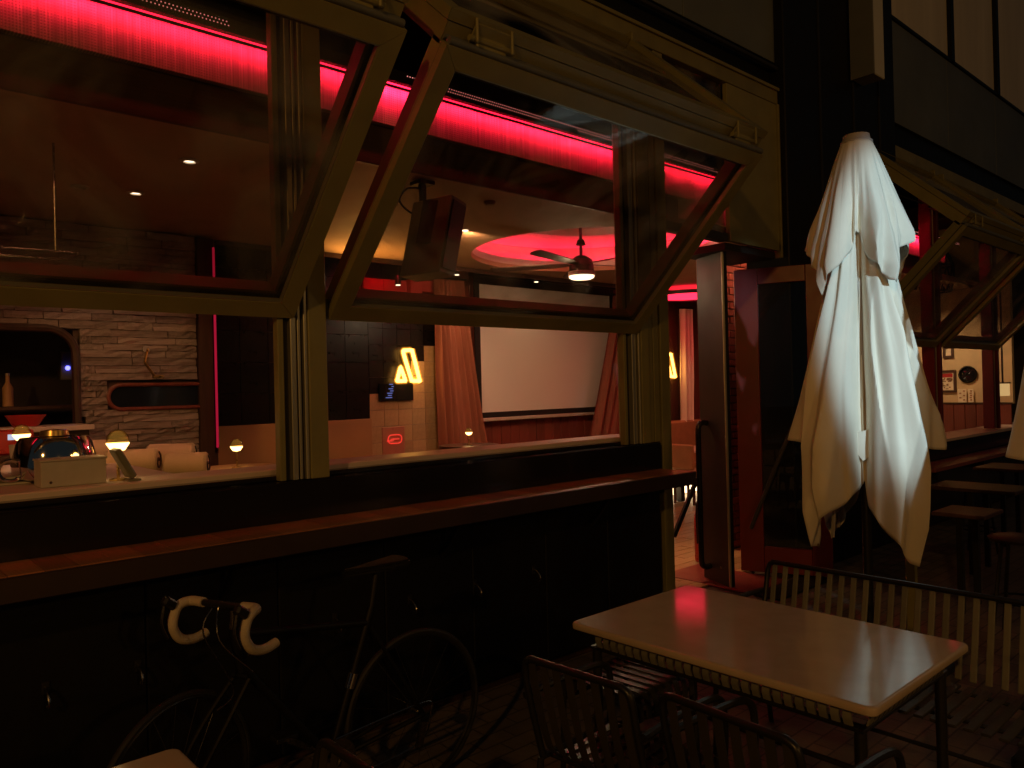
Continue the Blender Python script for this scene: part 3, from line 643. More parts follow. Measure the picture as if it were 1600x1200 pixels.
bottle(Vector((bp.x, 7.4, 1.652)), 0.27, M['tan'], 'pale bottle alone on the upper back bar shelf')
for i, x in enumerate((1.20, 1.30, 1.41)):
    bottle(Vector((x, 7.38, 1.252)), 0.22 + 0.03 * (i % 2), M['leather'], ('left one of three brown bottles on the lower back bar shelf', 'middle one of three brown bottles on the lower back bar shelf', 'right one of three brown bottles on the lower back bar shelf')[i])
p = atY(106, 575, 7.45); t = thing('blue_indicator', 'bright blue indicator light glowing on the dark back bar', 'light', p)
bm = NB(); lathe(bm, [(0, -0.02), (0.018, -0.012), (0.02, 0), (0.012, 0.012), (0, 0.015)], p, 12, EX, EZ, -EY); part('lens', bm, M['blueglow'], t)
bm = NB(); box(bm, p.x - 0.05, p.x + 0.05, p.y + 0.01, p.y + 0.06, p.z - 0.10, p.z + 0.14, 0.004); part('housing', bm, M['blackplastic'], t)

# swing arm wall lamp on the stone wall
a0 = atY(231, 545, 6.62); a1 = atY(226, 566, 6.55); a2 = atY(242, 588, 6.62)
t = thing('wall_lamp', 'thin swing arm wall lamp on the stone wall above the slot window', 'lamp', (a0.x, 6.68, a0.z))
bm = NB(); lathe(bm, [(0, 0), (0.03, 0), (0.03, 0.02), (0, 0.02)], (a0.x, 6.68, a0.z), 12, EX, EZ, -EY); part('wall_plate', bm, M['greycap'], t)
bm = NB(); tube(bm, [a0, a1], 0.009, 8); tube(bm, [a1, a2], 0.011, 8); part('arm', bm, M['brass'], t)
bm = NB(); obox(bm, a2 - EX * 0.02, a2 + EX * 0.07 - EZ * 0.004, 0.03, 0.028, (0, 0, 1), 0.006); part('lamp_head', bm, M['brass'], t)

# dark column, red tube, black tiled wall
c0 = atY(299, 600, 6.75).x; c1 = atY(333, 600, 6.75).x
t = thing('timber_column', 'dark timber column at the right end of the stone wall', 'column', (c0, 6.8, 0))
bm = NB(); box(bm, 2.402, c1, 6.66, 7.0, 0, 3.06, 0.006); part('shaft', bm, M['darkwood'], t)
t = thing('red_light_tube', 'thin vertical red light tube on the edge of the dark column', 'light', (c1, 6.63, 1.3))
bm = NB(); tube(bm, [(c1 - 0.012, 6.645, 1.25), (c1 - 0.012, 6.645, 2.98)], 0.011, 8); part('tube', bm, M['redtube'], t)
bm = NB(); box(bm, c1 - 0.03, c1 + 0.004, 6.66, 6.665, 1.2, 3.02); part('backing', bm, M['redwood'], t)
YT = 7.45
t = thing('tiled_wall', 'glossy black tiled wall stepping down to beige tiles below the neon sign', 'wall', (4.0, YT, 0))
xL = 2.5; xM = atY(577, 600, YT).x; xR = atY(684, 600, YT).x
bm = NB(); box(bm, xL, xR, YT + 0.016, YT + 0.08, 0, 3.6); part('wall_core', bm, M['mortar'], t)
zb = 1.30
bm = NB(); frame_box(bm, O0, EX, EY, EZ, 0, 1, 0, 0.015, 0, 1, 0.004); tbk = meshof('tile', bm, M['tileblack']); bm = NB(); frame_box(bm, O0, EX, EY, EZ, 0, 1, 0, 0.015, 0, 1, 0.004); tbe = meshof('tile', bm, M['tilebeige'])
zt0 = atY(455, 660, YT).z
nx = 7; wx = (xM - xL) / nx
for i in range(nx):
    for j in range(7):
        piece('tile', tbk, t, (xL + i * wx + 0.002, YT + random.uniform(-0.001, 0.001), zt0 + j * 0.31 + 0.002), (0, 0, 0), (wx - 0.004, 1, 0.306))
bm = NB(); box(bm, xL, xM, YT - 0.04, YT + 0.014, 0.4, zt0 - 0.003, 0.004); part('tan_dado', bm, M['tan'], t)
nx2 = 5; wx2 = (xR - xM) / nx2
for i in range(nx2):
    for j in range(13):
        zz = 0.75 + j * 0.185
        zc = zz + 0.09; yc = {0: 1.60, 1: 1.60, 2: 1.72, 3: 2.0, 4: 2.25}[i]
        piece('tile', tbk if zc > yc else tbe, t, (xM + i * wx2 + 0.0015, YT + random.uniform(-0.001, 0.001), zz), (0, 0, 0), (wx2 - 0.003, 1, 0.182))
# neon A signs
def neon_sign(sx, sy, Y, label, s=1.0, anchor=None):
    ref = atY(637, 574, 7.38)
    base = Vector(anchor) if anchor is not None else ref
    def q(px, py):
        w_ = atY(520 + px / 6, 520 + py / 6, 7.38) - ref
        return base + Vector((w_.x * s, 0, w_.z * s))
    t = thing('neon_sign', label, 'neon sign', base, 'glowing yellow neon signs')
    bm = NB(); tube(bm, smoothpath([q(604, 448), q(632, 335), q(640, 335), q(678, 440), q(672, 450), q(610, 452), q(604, 448)], 4)[:-1], 0.021, 10, closed=True); nt_ = part('small_triangle_tube', bm, M['neon'], t, smooth=True)
    bm = NB(); tube(bm, smoothpath([q(604, 448), q(632, 335), q(640, 335), q(678, 440), q(672, 450), q(610, 452), q(604, 448)], 4)[:-1], 0.038, 10, closed=True); part('glow_halo', bm, M['halo'], nt_, smooth=True)
    bm = NB(); tube(bm, smoothpath([q(672, 165), q(735, 162), q(745, 175), q(812, 440), q(806, 450), q(748, 450), q(738, 440), q(664, 195), q(672, 165)], 4)[:-1], 0.021, 10, closed=True); nt_ = part('slanted_bar_tube', bm, M['neon'], t, smooth=True)
    bm = NB(); tube(bm, smoothpath([q(672, 165), q(735, 162), q(745, 175), q(812, 440), q(806, 450), q(748, 450), q(738, 440), q(664, 195), q(672, 165)], 4)[:-1], 0.038, 10, closed=True); part('glow_halo', bm, M['halo'], nt_, smooth=True)
    bm = NB()
    for (a, b) in ((640, 380), (700, 250), (780, 400)): 
        c = q(a, b); tube(bm, [c, c + EY * 0.055], 0.004, 6)
    part('stand_off', bm, M['blackmetal'], t)
neon_sign(0, 0, 7.38, 'yellow neon sign of a small triangle and slanted bar on the black tiles')
pA = atY(1045, 573, 7.38)
neon_sign(0, 0, 7.38, 'second yellow neon sign half hidden behind the window post by the door', 1.0, (pA.x, 7.38, pA.z))
bm = NB(); box(bm, pA.x - 0.8, pA.x + 0.33, 7.43, 7.5, 0.6, 2.9); t = thing('neon_backboard', 'dark board behind the second neon sign near the door', 'board', (pA.x, 7.45, 0.6)); part('board', bm, M['darkwood'], t)
# small display with bluish lines, red neon on acrylic
p = atY(608, 613, 7.42); t = thing('menu_display', 'small dim display with bluish text lines under the neon sign', 'display', p)
bm = NB(); box(bm, p.x - 0.13, p.x + 0.33, 7.415, 7.444, p.z - 0.10, p.z + 0.10, 0.004); part('display_panel', bm, M['dark_glass'], t)
bm = NB()
for i, (w_, o) in enumerate(((0.05, 0.02), (0.03, 0.05), (0.06, 0.01), (0.045, 0.03), (0.07, -0.01), (0.05, 0.0), (0.085, -0.03))):
    box(bm, p.x + o - 0.02, p.x + o - 0.02 + w_, 7.4115, 7.4145, p.z + 0.085 - i * 0.025, p.z + 0.095 - i * 0.025)
part('text_line', bm, M['screenblue'], t)
YN = 6.9
n0 = atY(597, 668, YN); n1 = atY(633, 703, YN)
t = thing('red_neon_sign', 'small pink acrylic sign with a red rounded neon outline on a stand', 'neon sign', (n0.x, YN, n1.z))
bm = NB(); box(bm, n0.x, n1.x, YN, YN + 0.012, n1.z - 0.06, n0.z, 0.004); part('acrylic_panel', bm, M['acrylic'], t)
cxn, czn = atY(616, 686, YN).x, atY(616, 686, YN).z
bm = NB(); tube(bm, rounded(cxn - 0.085, cxn + 0.085, czn - 0.045, czn + 0.045, 0.042, YN - 0.015, 5), 0.006, 6, closed=True); part('outline_tube', bm, M['redneon'], t)
bm = NB(); tube(bm, [(cxn - 0.05, YN - 0.015, czn), (cxn + 0.05, YN - 0.015, czn)], 0.006, 6); tube(bm, [(cxn - 0.10, YN - 0.015, czn - 0.016), (cxn - 0.02, YN - 0.015, czn - 0.016)], 0.006, 6); part('bar_tube', bm, M['redneon'], t)
bm = NB(); box(bm, n0.x + 0.03, n0.x + 0.045, YN + 0.013, YN + 0.03, 0.0, n0.z - 0.02); box(bm, n1.x - 0.045, n1.x - 0.03, YN + 0.013, YN + 0.03, 0.0, n0.z - 0.02); box(bm, n0.x, n1.x, YN - 0.12, YN + 0.15, 0.002, 0.02); part('stand', bm, M['blackmetal'], t)

# red acoustic blocks
t = thing('acoustic_blocks', 'red felt acoustic blocks high on the back wall', 'wall panel', (4.5, 7.5, 2.8))
ya, yb = 7.36, 7.5
for (u0, v0, u1, v1, d) in ((545, 437, 563, 458, 0.02), (564, 434, 596, 456, 0.05), (597, 436, 634, 460, 0.03), (635, 437, 655, 466, 0.08), (656, 438, 681, 458, 0.04), (548, 460, 566, 470, 0.03), (568, 458, 608, 472, 0.06), (610, 462, 633, 474, 0.02)):
    a = atY(u0, v0, ya); b = atY(u1, v1, ya)
    bm = NB(); box(bm, a.x, b.x - 0.004, ya - d, yb - 0.06, min(a.z, b.z), max(a.z, b.z), 0.008); part('block', bm, M['redfelt'], t)
lamp('red_wall_washer', 'SPOT', (4.6, 6.95, 3.0), 5.0, LEDC, aim=(4.6, 7.4, 2.75), size=0.05, angle=120, blend=0.8)

# projection screen
s0 = atY(748, 445, 7.5); s1 = atY(752, 645, 7.5); s2 = 8.72
t = thing('projection_screen', 'large matt projection screen with black border lowered at the back of the room', 'screen', (7.4, 7.5, 1.4))
zb_, zt_ = 1.40, 3.03; xl_ = 6.215
bm = NB(); box(bm, xl_, s2, 7.49, 7.495, zb_, zt_); part('fabric', bm, M['screen'], t)
bm = NB(); box(bm, xl_ - 0.09, xl_ - 0.001, 7.485, 7.498, zb_ - 0.07, zt_ + 0.1); box(bm, s2 + 0.001, s2 + 0.09, 7.485, 7.498, zb_ - 0.07, zt_ + 0.1); box(bm, xl_, s2, 7.485, 7.498, zb_ - 0.07, zb_ - 0.001); box(bm, xl_, s2, 7.485, 7.498, zt_ + 0.001, zt_ + 0.10); part('border', bm, M['seal'], t)
bm = NB(); box(bm, xl_ - 0.09, s2 + 0.09, 7.47, 7.51, zb_ - 0.115, zb_ - 0.072, 0.006); part('weight_bar', bm, M['whitebox'], t)
bm = NB(); box(bm, xl_ - 0.12, s2 + 0.12, 7.44, 7.56, zt_ + 0.102, zt_ + 0.25, 0.006); part('roller_case', bm, M['black'], t)
t = thing('wall_panelling', 'dark red vertical wood panelling under and beside the projection screen', 'panelling', (7.4, 7.6, 0))
bm = NB(); frame_box(bm, O0, EX, EY, EZ, 0, 0.155, 0, 0.03, 0, 3.2, 0.006); vb = meshof('panel', bm, M['redwood'])
x = xR + 0.005
while x < 11.5:
    piece('panel', vb, t, (x, 7.60 + random.uniform(-0.006, 0.006), 0.02)); x += 0.16

def curtain(name, label, top, bot, zt, zb, folds, Y=7.25, amp=0.05, fabric='velvet'):
    t = thing(name, label, 'curtain', ((bot[0] + bot[1]) / 2, Y, zb), 'rust velvet curtains' if fabric == 'velvet' else None)
    bm = NB(); nu, nv = folds * 10, 26; g = []
    for j in range(nv + 1):
        v = j / nv; k = v ** 1.25
        a = lerp(top[0], bot[0], k); b = lerp(top[1], bot[1], k); rowv = []
        for i in range(nu + 1):
            u = i / nu
            y = Y + amp * math.sin(u * folds * 2 * PI + 0.5 * math.sin(v * 3 + u * 5)) * (0.75 + 0.35 * math.sin(u * 9.0)) + 0.01 * noise.noise((u * 6, v * 4, 1.3))
            rowv.append(bm.verts.new((lerp(a, b, u), y, lerp(zt, zb, v) )))
        g.append(rowv)
    for j in range(nv):
        for i in range(nu): bm.faces.new((g[j][i], g[j][i + 1], g[j + 1][i + 1], g[j + 1][i]))
    part('drape', bm, M[fabric], t, smooth=True)
    bm = NB(); tube(bm, [(top[0] - 0.06, Y, zt + 0.02), (top[1] + 0.06, Y, zt + 0.02)], 0.014, 8); part('curtain_rod', bm, M['blackmetal'], t)
A_ = lambda x, y: atY(x, y, 7.25).x
curtain('curtain', 'rust velvet curtain swept aside at the left of the projection screen', (A_(680, 500), A_(724, 500)), (A_(686, 695), A_(762, 695)), 3.0, 1.0, 7)
curtain('curtain', 'rust velvet curtain at the right of the screen beside the window post', (A_(960, 500), A_(1010, 500)), (A_(922, 690), A_(1000, 690)), 3.0, 1.0, 6)
curtain('curtain', 'narrow pale curtain seen through the door gap', (atY(1064, 480, 7.3).x, atY(1079, 480, 7.3).x), (atY(1066, 680, 7.3).x, atY(1082, 680, 7.3).x), 2.9, 0.9, 4, Y=7.3, fabric='canvas')

# banquette with underglow and table seen through the door gap
t = thing('banquette', 'tan leather banquette with lit base seen through the door gap', 'bench', (9.6, 7.1, 0))
bm = NB(); box(bm, 8.6, 11.4, 6.98, 7.24, 0.22, 0.46, 0.03); part('seat', bm, M['leather'], t)
bm = NB(); box(bm, 8.6, 11.4, 7.245, 7.38, 0.3, 1.12, 0.03); part('backrest', bm, M['leather'], t)
bm = NB(); box(bm, 8.6, 11.4, 7.02, 7.06, 0.03, 0.17); part('base_light', bm, M['underglow'], t)
t = thing('dining_table', 'pale topped table in front of the banquette inside the door', 'table', (9.55, 6.62, 0))
bm = NB(); box(bm, 9.0, 10.3, 6.35, 6.92, 0.72, 0.75, 0.008); part('tabletop', bm, M['whitecounter'], t)
for x in (9.12, 10.15): 
    bm = NB(); box(bm, x, x + 0.09, 6.58, 6.67, 0.02, 0.718, 0.004); part('leg', bm, M['blackmetal'], t)
t = thing('dining_chair', 'tan dining chair drawn up to the table inside the door', 'chair', (9.05, 6.3, 0))
bm = NB(); box(bm, 8.90, 9.28, 6.2, 6.58, 0.44, 0.50, 0.02); part('seat', bm, M['leather'], t)
bm = NB(); box(bm, 8.88, 8.93, 6.2, 6.58, 0.505, 0.86, 0.02); part('backrest', bm, M['leather'], t)
for (x, y) in ((8.92, 6.22), (9.24, 6.22), (8.92, 6.54), (9.24, 6.54)):
    bm = NB(); box(bm, x, x + 0.03, y, y + 0.03, 0.02, 0.438); part('leg', bm, M['darkwood'], t)

# loudspeaker hung under the bulkhead
zs = 2.43
q = [atZ(x, y, zs) for (x, y) in ((686, 424), (713, 434), (653, 443), (628, 432))]
c = sum(q, Vector()) / 4
dx = (q[1] - q[0]); dy = (q[3] - q[0])
lean = atY(707, 303, q[0].y + 0.02) - q[0]; lean = Vector((lean.x, lean.y, lean.z))
t = thing('loudspeaker', 'dark loudspeaker cabinet hung from the bulkhead and tilted down', 'speaker', c + lean)
e1 = dx.normalized() * 0.27; e2 = dy.normalized() * 0.33
bm = NB(); frame_box(bm, q[0], e1.normalized(), e2.normalized(), lean.normalized(), 0, e1.length, 0, e2.length, 0.0, lean.length, 0.008); part('cabinet', bm, M['blackplastic'], t)
bm = NB(); frame_box(bm, q[0] - e2.normalized() * 0.006, e1.normalized(), e2.normalized(), lean.normalized(), 0.02, e1.length - 0.02, -0.004, 0.004, 0.03, lean.length - 0.03, 0.002); part('grille', bm, M['seal'], t)
m0 = q[0] + e1 * 0.25 + e2 * 0.85 + lean
bm = NB(); tube(bm, [m0 - EZ * 0.02, Vector((m0.x, m0.y, 3.07))], 0.026, 10); box(bm, m0.x - 0.06, m0.x + 0.06, m0.y - 0.06, m0.y + 0.06, 3.05, 3.075, 0.003); part('ceiling_mount', bm, M['blackmetal'], t)
bm = NB(); obox(bm, q[0] - e1.normalized() * 0.012 + e2 * 0.5 + lean * 0.96, q[0] - e1.normalized() * 0.012 + e2 * 0.5 + lean * 0.4, 0.10, 0.015, e1.normalized()); part('yoke', bm, M['seal'], t)
bm = NB(); tube(bm, smoothpath([(m0.x, m0.y, 3.03), (m0.x - 0.10, m0.y + 0.03, 3.02), (m0.x - 0.15, m0.y + 0.05, 2.94), (m0.x - 0.09, m0.y + 0.03, 2.87), (m0.x - 0.03, m0.y, 2.85)], 6), 0.007, 8); part('cable', bm, M['seal'], t, smooth=True)

# ceiling fan with light
fx, fy, fz = 5.74, 5.29, 2.80
t = thing('ceiling_fan', 'black ceiling fan with five thin blades and a lit disc under the red cove', 'fan', (fx, fy, 3.4))
bm = NB(); tube(bm, [(fx, fy, 3.51), (fx, fy, 3.0)], 0.016, 10); lathe(bm, [(0, 0.0), (0.07, 0.0), (0.05, 0.06), (0.017, 0.07)], (fx, fy, 3.44), 16); lathe(bm, [(0.017, 0), (0.05, 0.0), (0.035, 0.05), (0.017, 0.06)], (fx, fy, 3.13), 16); part('downrod', bm, M['blackmetal'], t, smooth=True)
bm = NB(); lathe(bm, [(0.0, 0.22), (0.05, 0.22), (0.11, 0.18), (0.125, 0.12), (0.125, 0.06), (0.0, 0.06)], (fx, fy, fz), 28); part('motor', bm, M['blackmetal'], t, smooth=True)
bm = NB(); lathe(bm, [(0, 0.059), (0.135, 0.059), (0.138, 0.02), (0.13, 0.018)], (fx, fy, fz), 28); part('lamp_housing', bm, M['greycap'], t, smooth=True)
bm = NB(); lathe(bm, [(0.129, 0.017), (0.125, 0.0), (0.10, -0.014), (0.0, -0.02)], (fx, fy, fz), 28); part('light_disc', bm, M['fanglow'], t, smooth=True)
tips = [atZ(776, 441, 2.93), atZ(866, 394, 2.93)]
for k in range(5):
    a = math.radians(196 + 72 * k); d = Vector((math.cos(a), math.sin(a), 0)); s = Vector((-d.y, d.x, 0))
    bm = NB(); prism(bm, [Vector((fx, fy, fz + 0.13)) + d * rr + s * ww + EZ * (ww * 0.18) for rr, ww in ((0.12, -0.03), (0.28, -0.055), (0.92, -0.06), (0.95, -0.03), (0.95, 0.03), (0.92, 0.06), (0.28, 0.055), (0.12, 0.03))], EZ, 0.008); part('blade', bm, M['darkwood'], t)
lamp('fan_lamp_light', 'POINT', (fx, fy, fz - 0.06), 20, (1, 0.72, 0.42), size=0.11)

# downlights and spots
def downlight(p, label, lit=True, power=14, angle=80, aim=None):
    t = thing('downlight', label, 'ceiling light', p, 'ceiling downlights')
    bm = NB(); lathe(bm, [(0.032, -0.001), (0.055, -0.001), (0.055, -0.008), (0.034, -0.014), (0.032, -0.001)], p, 20); part('trim_ring', bm, M['whitebox'], t, smooth=True)
    bm = NB(); lathe(bm, [(0, -0.006), (0.031, -0.006), (0.031, -0.004), (0, -0.004)], p, 16); part('lens', bm, M['spotglow'] if lit else M['greycap'], t)
    if lit: lamp('downlight_beam', 'SPOT', Vector(p) - EZ * 0.02, power, (1, 0.56, 0.26), aim=aim or (p[0], p[1], 0), size=0.03, angle=angle, blend=0.6)
downlight(atZ(296, 250, ZC), 'lit downlight nearest the dark column in the dim left ceiling', power=6)
downlight(atZ(212, 300, ZC), 'lit downlight over the stone wall, lower of the two lit ones', power=12, aim=(1.75, 6.6, 1.2))
downlight(atZ(125, 291, ZC), 'unlit round downlight left of the two lit ones', lit=False)
def track_spot(x, y, Y, label, power, aim, angle=70):
    p = atY(x, y, Y); t = thing('spot_lamp', label, 'spot lamp', p, 'small ceiling spots')
    top = max(ZC - 0.01, p.z + 0.1)
    bm = NB(); lathe(bm, [(0, 0.0), (0.03, 0.0), (0.03, 0.10), (0, 0.10)], p + EZ * 0.008, 14); tube(bm, [p + EZ * 0.1, (p.x, p.y, top)], 0.006, 6); part('spot_body', bm, M['blackmetal'], t, smooth=True)
    bm = NB(); lathe(bm, [(0, 0.0), (0.026, 0.0), (0.026, 0.006), (0, 0.006)], p, 14); part('lens', bm, M['spotglow'], t)
    if power: lamp('spot_lamp_beam', 'SPOT', p - EZ * 0.02, power, (1, 0.55, 0.26), aim=aim, size=0.03, angle=angle, blend=0.7)
track_spot(727, 361, 5.2, 'small lit spot just right of the hanging loudspeaker', 100, (7.2, 7.5, 2.1), 80)
track_spot(714, 430, 6.95, 'small lit spot under the bottom corner of the loudspeaker', 16, (5.6, 7.3, 0.6), 110)
track_spot(838, 441, 7.2, 'small lit spot in front of the projection screen', 5, (7.3, 7.2, 0.5), 120)
track_spot(622, 446, 7.05, 'small black spot in front of the red acoustic blocks', 3, (5.4, 7.2, 0.6), 70)
track_spot(1069, 467, 6.9, 'small lit spot seen through the door gap', 14, (9.6, 7.2, 0.3), 90)
p = atZ(765, 315, ZC); t = thing('smoke_detector', 'small round detector on the ceiling above the red cove', 'detector', p)
bm = NB(); lathe(bm, [(0, -0.03), (0.03, -0.028), (0.045, -0.01), (0.045, -0.001), (0, -0.001)], p, 20); part('detector_body', bm, M['ceil'], t, smooth=True)
p = Vector((9.5, 6.62, 3.02)); t = thing('round_light', 'far red round disc light seen through the door gap', 'ceiling light', p)
bm = NB(); lathe(bm, [(0.56, -0.001), (0.60, -0.001), (0.60, -0.05), (0.56, -0.05), (0.56, -0.001)], p, 64); part('rim', bm, M['darkwood'], t)
bm = NB(); lathe(bm, [(0.0, -0.03), (0.559, -0.03), (0.559, -0.014), (0.0, -0.014)], p, 64); part('diffuser', bm, emit('round_red_light', (1.0, 0.02, 0.055), 3.2), t)
downlight((6.5, 4.95, ZC), 'unseen ceiling downlight added to brighten the oak floor inside the entrance', power=200, angle=64)  # added light for the floor in the door gap, fitting out of sight
# warm uplight added out of sight behind the post for the ceiling glow
p = Vector((4.05, 6.55, 2.55)); t = thing('wall_lamp', 'added warm uplighter hidden behind the window post for the ceiling glow', 'lamp', p)
bm = NB(); lathe(bm, [(0.0, 0.0), (0.05, 0.01), (0.07, 0.06), (0.068, 0.06), (0.045, 0.02), (0.0, 0.015)], p, 20); tube(bm, [p, p + Vector((0, 0.26, -0.05)), p + Vector((0, 0.9, -0.05))], 0.012, 8); part('bowl', bm, M['brass'], t, smooth=True)
lamp('uplight', 'SPOT', p + EZ * 0.05, 34, (1.0, 0.46, 0.10), aim=p + Vector((0.15, -0.6, 1)), size=0.05, angle=150, blend=0.5)

# hanging pipe rack at the left
YR = 4.7
r0 = atY(0, 389, YR); r1 = atY(124, 396, YR); v0 = atY(85, 148, YR); v1 = atY(87, 392, YR)
t = thing('hanging_rack', 'thin hanging pipe rack on a drop rod in front of the stone wall', 'rack', v1)
bm = NB(); tube(bm, [r0 - EX * 0.8, r1 - EX * 0.0, r1 + EY * 0.25, r0 + EY * 0.25 - EX * 0.8], 0.009, 8); part('rail', bm, M['steel'], t)
bm = NB(); tube(bm, [(v1.x, YR, v1.z), (v1.x, YR, ZC)], 0.006, 8); part('drop_rod', bm, M['steel'], t)

# things on the inner counter at the left
YB = 3.68; ZB = 1.336
def table_lamp(p, h, label, glow=True, power=1.6):
    t = thing('table_lamp', label, 'lamp', p, 'small cordless table lamps')
    R = h * 0.21
    bm = NB(); lathe(bm, [(0, 0), (h * 0.17, 0), (h * 0.17, h * 0.03), (h * 0.03, h * 0.05), (h * 0.028, h * 0.55), (0, h * 0.55)], p, 18); part('stand', bm, M['brass'], t, smooth=True)
    bm = NB(); lathe(bm, [(0.0, h * 0.56), (R * 0.6, h * 0.585), (R, h * 0.72), (R * 0.97, h * 0.735), (0, h * 0.735)], p, 22); part('glowing_bowl', bm, M['warmglow'], t, smooth=True)
    bm = NB(); lathe(bm, [(R * 1.0, h * 0.74), (R * 0.93, h * 0.86), (R * 0.6, h * 0.96), (0, h * 1.0)], p, 22); part('glass_dome', bm, M['amber'], t, smooth=True)
    if glow: lamp('table_lamp_light', 'POINT', Vector(p) + EZ * h * 0.64, power, (1, 0.60, 0.22), size=R)
lp = atY(185, 742, 3.70)
table_lamp(Vector((lp.x, 3.70, ZB)), 0.225, 'small glowing table lamp between the white box and the leaning menu', power=0.9)
l2 = atY(34, 690, 4.9); table_lamp(Vector((l2.x, 4.9, 1.36)), 0.21, 'small glowing table lamp at the far left behind the chrome cloche', power=0.8)
l3 = atY(370, 722, 5.2); table_lamp(Vector((l3.x, 5.2, 1.20)), 0.20, 'small glowing table lamp in front of the black tiles', power=0.8)
l4 = atY(733, 695, 6.0); table_lamp(Vector((l4.x, 6.0, l4.z)), 0.17, 'small glowing table lamp in front of the swept curtain', power=0.8)
b0 = atY(63, 748, 3.66); b1 = atY(165, 742, 3.66)
t = thing('condiment_box', 'scuffed white wooden box standing on the inner counter', 'box', ((b0.x + b1.x) / 2, 3.66, ZB))
bm = NB(); box(bm, b0.x, b1.x, 3.645, 3.655, ZB, ZB + 0.105, 0.002); box(bm, b0.x, b1.x, 3.775, 3.785, ZB, ZB + 0.105, 0.002); box(bm, b0.x, b0.x + 0.009, 3.656, 3.774, ZB, ZB + 0.105, 0.002); box(bm, b1.x - 0.009, b1.x, 3.656, 3.774, ZB, ZB + 0.105, 0.002); box(bm, b0.x + 0.01, b1.x - 0.01, 3.656, 3.774, ZB, ZB + 0.01); part('box_sides', bm, M['whitebox'], t)
bm = NB(); box(bm, b0.x - 0.004, b1.x + 0.004, 3.641, 3.789, ZB + 0.106, ZB + 0.114, 0.002); part('lid', bm, M['whitebox'], t)
bm = NB(); lathe(bm, [(0, 0), (0.006, 0), (0.004, 0.003), (0, 0.003)], (b0.x + 0.035, 3.645, ZB + 0.02), 8, EX, EZ, -EY); part('peg', bm, M['darkwood'], t)
cc = atY(88, 735, 3.96)
t = thing('chrome_cloche', 'polished chrome domed food warmer reflecting the red lights', 'cloche', (cc.x, 3.96, ZB))
bm = NB(); lathe(bm, [(0.10, 0.0), (0.165, 0.02), (0.172, 0.08), (0.15, 0.17), (0.135, 0.195), (0.0, 0.20)], (cc.x, 3.98, ZB), 36); part('dome', bm, M['chrome'], t, smooth=True)
bm = NB(); lathe(bm, [(0, 0.20), (0.06, 0.201), (0.055, 0.225), (0, 0.23)], (cc.x, 3.98, ZB), 20); part('lid_knob', bm, M['brass'], t, smooth=True)
bm = NB(); tube(bm, [(cc.x - 0.18 + 0.045 * math.cos(a), 3.93, ZB + 0.06 + 0.045 * math.sin(a)) for a in [2 * PI * k / 16 for k in range(16)]], 0.009, 8, closed=True); part('ring_handle', bm, M['chrome'], t, smooth=True)
m0 = atY(180, 702, 3.62); m1 = atY(211, 741, 3.62)
t = thing('menu_board', 'dark menu board leaning beside the small table lamp', 'menu', (m1.x, 3.62, ZB))
bm = NB(); obox(bm, (m1.x - 0.012, 3.63, ZB + 0.016), (m0.x, 3.63, m0.z), 0.028, 0.10, (0, 1, 0), 0.006)
part('board', bm, M['blackplastic'], t)
bm = NB(); box(bm, m1.x - 0.03, m1.x + 0.02, 3.60, 3.66, ZB, ZB + 0.008); part('foot', bm, M['blackplastic'], t)
t = thing('inner_counter', 'pale service counter behind the sill at the far left', 'counter', (0.4, 4.3, 0))
bm = NB(); box(bm, -2.5, 1.25, 3.81, 5.2, 1.30, 1.333, 0.006); part('counter_top', bm, M['whitecounter'], t)
bm = NB(); box(bm, -2.5, 1.2, 3.9, 5.1, 0.0, 1.298); part('counter_base', bm, M['darkwood'], t)
# pale cups, papers, red box at the back of the counter
k0 = atY(82, 720, 4.6); t = thing('paper_cup', 'pale paper cup on the counter left of the chrome cloche', 'cup', (k0.x - 0.2, 4.6, 1.334))
bm = NB(); lathe(bm, [(0, 0), (0.032, 0), (0.045, 0.14), (0.041, 0.14), (0.03, 0.01), (0, 0.01)], (atY(30, 715, 4.6).x, 4.6, 1.334), 20); part('cup_wall', bm, M['whitebox'], t, smooth=True)
k1 = atY(0, 730, 4.1); t = thing('menu_stack', 'stack of pale menus lying on the counter at the left picture edge', 'menus', (k1.x, 4.1, 1.334))
for i in range(3):
    bm = NB(); frame_box(bm, Vector((k1.x - 0.02, 4.05, 1.334 + 0.012 * i)), Vector((math.cos(0.1 * i), math.sin(0.1 * i), 0)), Vector((-math.sin(0.1 * i), math.cos(0.1 * i), 0)), EZ, -0.2, 0.11, -0.12, 0.12, 0, 0.010, 0.002); part('menu', bm, M['whitebox'] if i != 1 else M['blackplastic'], t)
k2 = atY(18, 685, 5.6); t = thing('till_terminal', 'red till terminal with small bright screens behind the counter lamp', 'terminal', (k2.x, 5.6, k2.z - 0.1))
bm = NB(); box(bm, k2.x - 0.1, k2.x + 0.12, 5.6, 5.75, k2.z - 0.10, k2.z + 0.05, 0.008); part('terminal_body', bm, M['extred'], t)
tsm = emit('till_screen', (0.75, 0.8, 1.0), 0.7)
bm = NB(); box(bm, k2.x - 0.02, k2.x + 0.015, 5.594, 5.599, k2.z - 0.01, k2.z + 0.025); part('bright_screen', bm, tsm, t)
bm = NB(); box(bm, k2.x + 0.06, k2.x + 0.10, 5.594, 5.599, k2.z - 0.02, k2.z + 0.02); part('bright_screen', bm, tsm, t)
bm = NB(); box(bm, k2.x - 0.15, k2.x + 0.25, 5.55, 5.85, 0.0, k2.z - 0.102); part('terminal_stand', bm, M['darkwood'], t)
k3 = atY(40, 655, 6.5); t = thing('red_bowl', 'red bowl on the hatch counter behind the far left lamp', 'bowl', (k3.x, 6.5, k3.z - 0.06))
